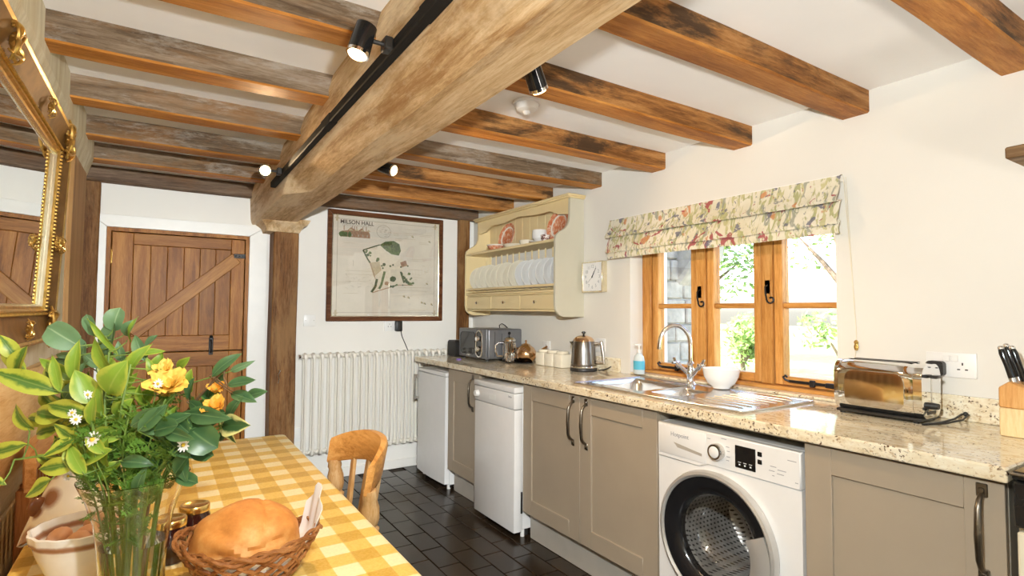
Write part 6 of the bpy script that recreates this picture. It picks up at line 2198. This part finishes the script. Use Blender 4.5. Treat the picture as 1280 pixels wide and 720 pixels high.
rose([(.02, .01, .79), (.04, .02, .97), (.09, .02, 1.08), (.132, .02, 1.135)], 'amber rose bud under the brown twig', .018, M['petal_o'], 8, 8)

# small white daisies
def daisy(tip, lab, R_, seed):
    rs = random.Random(seed)
    org = Vector((VX, VY, TT + .02))
    t = thing('white_daisy', lab, 'flower', org, 0, 'small white flowers in the vase')
    s, d, z = tip
    pth = spline([bq(*p) for p in [(s * .1, d * .4 - .004, .80), (s * .3, d * .6 - .01, .97), (s * .7, d * .9 - .005, .5 * (z + .99)), tip]], 10)
    obj('stem', B().tube([p - org for p in pth], .0011, 5), M['stem'], t)
    c = pth[-1] - org
    nn = (-DV + Vector((0, 0, rs.uniform(.2, .8))) + RV * rs.uniform(-.4, .4)).normalized()
    ex = nn.orthogonal().normalized()
    ey = nn.cross(ex)
    n = 11
    b = B()
    for k in range(n):
        a = 2 * pi * k / n + rs.uniform(-.1, .1)
        dv = ex * cos(a) + ey * sin(a)
        sd = nn.cross(dv)
        l_ = R_ * rs.uniform(.85, 1.1)
        b.poly([c, c + dv * l_ * .5 + sd * l_ * .2, c + dv * l_ + sd * l_ * .08 + nn * l_ * .1, c + dv * l_ - sd * l_ * .08 + nn * l_ * .1, c + dv * l_ * .5 - sd * l_ * .2])
    obj('petals', b, M['petal_w'], t, smooth=0)
    obj('centre', B().ball(c + nn * .001, (R_ * .28, R_ * .28, R_ * .28), 8), M['pollen'], t)
for k, (tip, R_, lab) in enumerate((((-.022, -.075, 1.068), .014, 'white daisy facing out at the front of the bouquet'), ((-.055, -.07, 1.100), .009, 'white floweret by the broad lime leaf'), ((-.066, -.065, 1.110), .008, 'white floweret tucked among the yellow edged leaves'),
                                    ((-.045, -.06, 1.14), .008, 'white floweret behind the lime sprig'), ((.118, -.055, 1.055), .012, 'white floweret hanging at the dark leaves'), ((.055, -.03, 1.155), .009, 'white floweret in front of the yellow rose'), ((-.08, -.05, 1.0), .008, 'white floweret beside the vase rim'))):
    daisy(tip, lab, R_, 300 + k)

# ------------------------------------------------------------------ track lights on both sides of the beam
def track(x, label):
    t = thing('light_track', label, 'light track', (x, 0, 1.975))
    obj('rail', B().box((-.014, YB + .4, -.016), (.014, 2.75, .016), .003), M['rail'], t)
    obj('groove', B().box((-.0145, YB + .45, -.004), (-.0138, 2.72, .004)).box((-.004, YB + .45, -.0165), (.004, 2.72, -.0158)), M['rail'], t, smooth=0)
    for y in (.62, 1.55):
        obj('joiner', B().box((-.0155, y - .06, -.017), (.0155, y + .06, .0175), .002), M['rail'], t)
    return t
track(-1.845, 'black lighting track along the door side of the main beam')
track(-1.538, 'black lighting track along the window side of the main beam')
def spot(y, sx, aim, label, power, cone=95):
    x0_ = -1.859 if sx < 0 else -1.524
    xh = x0_ + sx * .062
    t = thing('track_spotlight', label, 'spotlight', (x0_, y, 1.975), 0, 'black spotlights on the beam tracks')
    obj('clip', B().box((sx * .0, -.02, -.017), (sx * .022, .02, .017), .003), M['black'], t)
    obj('arm', B().tube([(sx * .02, 0, 0), (sx * .062, 0, .0)], .006, 8), M['black'], t)
    dv = Vector(aim).normalized()
    c = Vector((sx * .075, 0, 0))
    a_, e_ = c - dv * .036, c + dv * .036
    hb = B().tube([a_, a_ + dv * .001, e_ - dv * .001, e_], [.020, .0265, .0285, .0285], 24, cap=True)
    obj('head', hb, M['black_gl'], t)
    obj('bezel', B().tube([e_ + dv * .0005, e_ + dv * .010], [.0285, .0290], 24), M['chrome'], t)
    obj('lamp', B().tube([e_ + dv * .0106, e_ + dv * .0165], [.0240, .0190], 24), M['lens_on'], t)
    wpos = Vector((x0_, y, 1.975)) + e_ + dv * .03
    lamp('spotlight_beam', 'SPOT', wpos, power, (1, .70, .40), .02, aim=wpos + dv, spot=cone, blend=.7)
    return t
spot(.865, -1, (-.28, .05, -1), 'black spotlight on the door side track pointing down at the table', 24)
spot(2.42, -1, (-.12, -.95, -.30), 'lit black spotlight at the post end of the track facing the camera', 12)
spot(2.05, 1, (.50, -.55, -.28), 'lit spotlight on the window side glowing past the beam edge', 30)
spot(.80, 1, (.60, .30, -.75), 'black spotlight on the window side beside the smoke alarm', 22)
spot(-.55, -1, (.1, .8, -.5), 'unseen black spotlight added on the door side track for more light', 9)  # extra head out of view, added to put more light into the room

# two open topped floor lamps added behind the camera to brighten the ceiling
def ceiling_fill_lamp(loc, label, power):
    t = thing('added_floor_lamp', label, 'lamp', loc, 0, 'unseen floor lamps added to light the ceiling')
    obj('base', B().lathe([(0, 0), (.13, 0), (.13, .012), (.05, .022), (.014, .03), (.0, .031)], 28), M['iron'], t)
    obj('pole', B().cyl((0, 0, .03), (0, 0, .78), .012, n=12), M['iron'], t)
    obj('bowl_shade', B().lathe([(.02, .77), (.07, .785), (.13, .83), (.165, .90), (.160, .90), (.125, .837), (.066, .795), (.02, .782)], 32), M['white'], t)
    obj('bulb', B().ball((0, 0, .84), .03, 12), M['lens_on'], t)
    lamp('ceiling_fill_light', 'SPOT', (loc[0], loc[1], .905), power, (1, .93, .85), .13, aim=(loc[0] + .1, loc[1] + .75, 1.905), spot=120, blend=.6)
ceiling_fill_lamp((-.85, -1.25, 0), 'unseen white bowl floor lamp added as ceiling fill on the window side', 32)
ceiling_fill_lamp((-2.25, -1.35, 0), 'unseen white bowl floor lamp added as ceiling fill on the mirror side', 60)

# smoke alarm
sa = thing('smoke_alarm', 'round white smoke alarm on the ceiling beside the beam', 'smoke alarm', (-1.065, 1.405, H))
obj('base', B().lathe([(.058, -.0005), (.060, -.006), (.058, -.012), (0, -.012)], 36), M['white_pl'], sa)
obj('cover', B().lathe([(.050, -.0125), (.049, -.024), (.042, -.036), (.025, -.042), (0, -.043)], 36), M['white_pl'], sa)
obj('sensor_dome', B().lathe([(.016, -.0425), (.015, -.05), (.008, -.055), (0, -.056)], 20), M['cer_white'], sa)

# ------------------------------------------------------------------ outdoors
GZ = -.25
b = B().box((.32, -40, GZ - .2), (60, 60, GZ))
gr = struct('ground_lawn', b, M['lawn'], smooth=0)
gr['label'] = 'bright mown lawn outside the window'
gr['category'] = 'lawn'
b = B().box((.33, -30, GZ), (4.2, 40, GZ + .01))
pth_ = struct('ground_path', b, M['gravel'], smooth=0)
# stone wing of the house seen through the first light
wg = thing('stone_wing', 'grey squared stone wall of the house wing outside the window', 'wall', (1.25, 3.05, GZ))
obj('core', B().box((-.92, .03, 0), (.97, .6, 3.2)), M['mortar'], wg, smooth=0)
rs = random.Random(4)
z = .0
while z < 3.1:
    h_ = rs.uniform(.17, .24)
    x = -.92
    while x < .97:
        l_ = rs.uniform(.22, .42)
        x2 = min(x + l_, .98)
        if .98 - x2 < .1:
            x2 = .98
        obj('stone_block', B().box((x + .006, rs.uniform(-.012, .01), z + .006), (x2 - .006, .05, z + h_ - .006), .012), M['stone'], wg)
        x = x2
    x = 0
    z += h_
corb = B().hexa([(.55, -.22, 2.05), (.97, -.22, 2.05), (.97, .05, 1.75), (.55, .05, 1.75), (.55, -.25, 2.3), (.97, -.25, 2.3), (.97, .05, 2.3), (.55, .05, 2.3)], .03)
obj('stone_corbel', corb, M['stone'], wg)

def tree(loc, hgt, rad, lab, seed, nleaf=2600, lsz=.10, trunk=True, shape=(1, 1, 1)):
    rs = random.Random(seed)
    t = thing('garden_tree', lab, 'tree', loc, 0, 'trees and shrubs across the lawn')
    tb2 = B()
    th = hgt * .35
    tb2.tube([(0, 0, 0), (.05, .02, th * .5), (0, 0, th), (.1, .05, hgt * .75)], [rad * .09, rad * .07, rad * .06, rad * .02], 8)
    tips = []
    for k in range(9):
        a = rs.uniform(0, 6.28)
        r = rad * rs.uniform(.35, .75)
        tip = Vector((r * cos(a) * shape[0], r * sin(a) * shape[1], hgt * rs.uniform(.42, .85)))
        tb2.tube([(0, 0, th * rs.uniform(.7, 1.1)), (tip.x * .5, tip.y * .5, tip.z * .8), tip], [rad * .04, rad * .025, rad * .008], 6)
        tips.append((tip, rad * rs.uniform(.35, .55)))
    tips.append((Vector((0, 0, hgt * .8)), rad * .55))
    vs, fs = [], []
    for k in range(nleaf):
        c, r = rs.choice(tips)
        d = Vector((rs.gauss(0, 1), rs.gauss(0, 1), rs.gauss(0, 1))).normalized() * r * rs.random() ** .4
        p = c + d
        if p.z < .05:
            p.z = .05
        u_ = Vector((rs.gauss(0, 1), rs.gauss(0, 1), rs.gauss(0, 1))).normalized()
        v_ = u_.orthogonal().normalized()
        n0_ = len(vs)
        s_ = lsz * rs.uniform(.6, 1.3)
        vs += [p - u_ * s_, p + v_ * s_ * .5, p + u_ * s_, p - v_ * s_ * .5]
        fs.append((n0_, n0_ + 1, n0_ + 2, n0_ + 3))
    me = D.meshes.new('foliage')
    me.from_pydata(vs, [], fs)
    me.materials.append(M['tree_leaf'])
    o = D.objects.new('foliage', me)
    COL.objects.link(o)
    o.parent = t
    o['kind'] = 'stuff'
    obj('trunk', tb2, M['bark'], t)
tree((8.6, 9.4, GZ), 5.0, 2.0, 'leafy tree seen through the middle window light', 1, 2600, .10)
tree((13.6, 12.4, GZ), 7.5, 2.6, 'taller tree further off behind the middle window light', 2, 3200, .13)
tree((11.2, 6.0, GZ), 6.0, 2.2, 'leafy tree with visible trunk seen through the handle side light', 3)
tree((17.5, 7.6, GZ), 8.0, 2.8, 'tall pale tree far across the lawn', 4, 3200, .14)
tree((8.4, 6.9, GZ), 1.4, .8, 'low round shrub in the shade under the trees', 5, 1500, .07)
tree((7.4, 4.2, GZ), 1.7, .8, 'clipped shrub at the edge of the drive', 6, 1500, .07)
tree((14.0, 18.5, GZ), 8.5, 3.0, 'broad tree at the far hedge', 7, 3200, .15)
tree((16.0, 1.8, GZ), 7.0, 2.6, 'light tree above the drive', 8, 2600, .13)
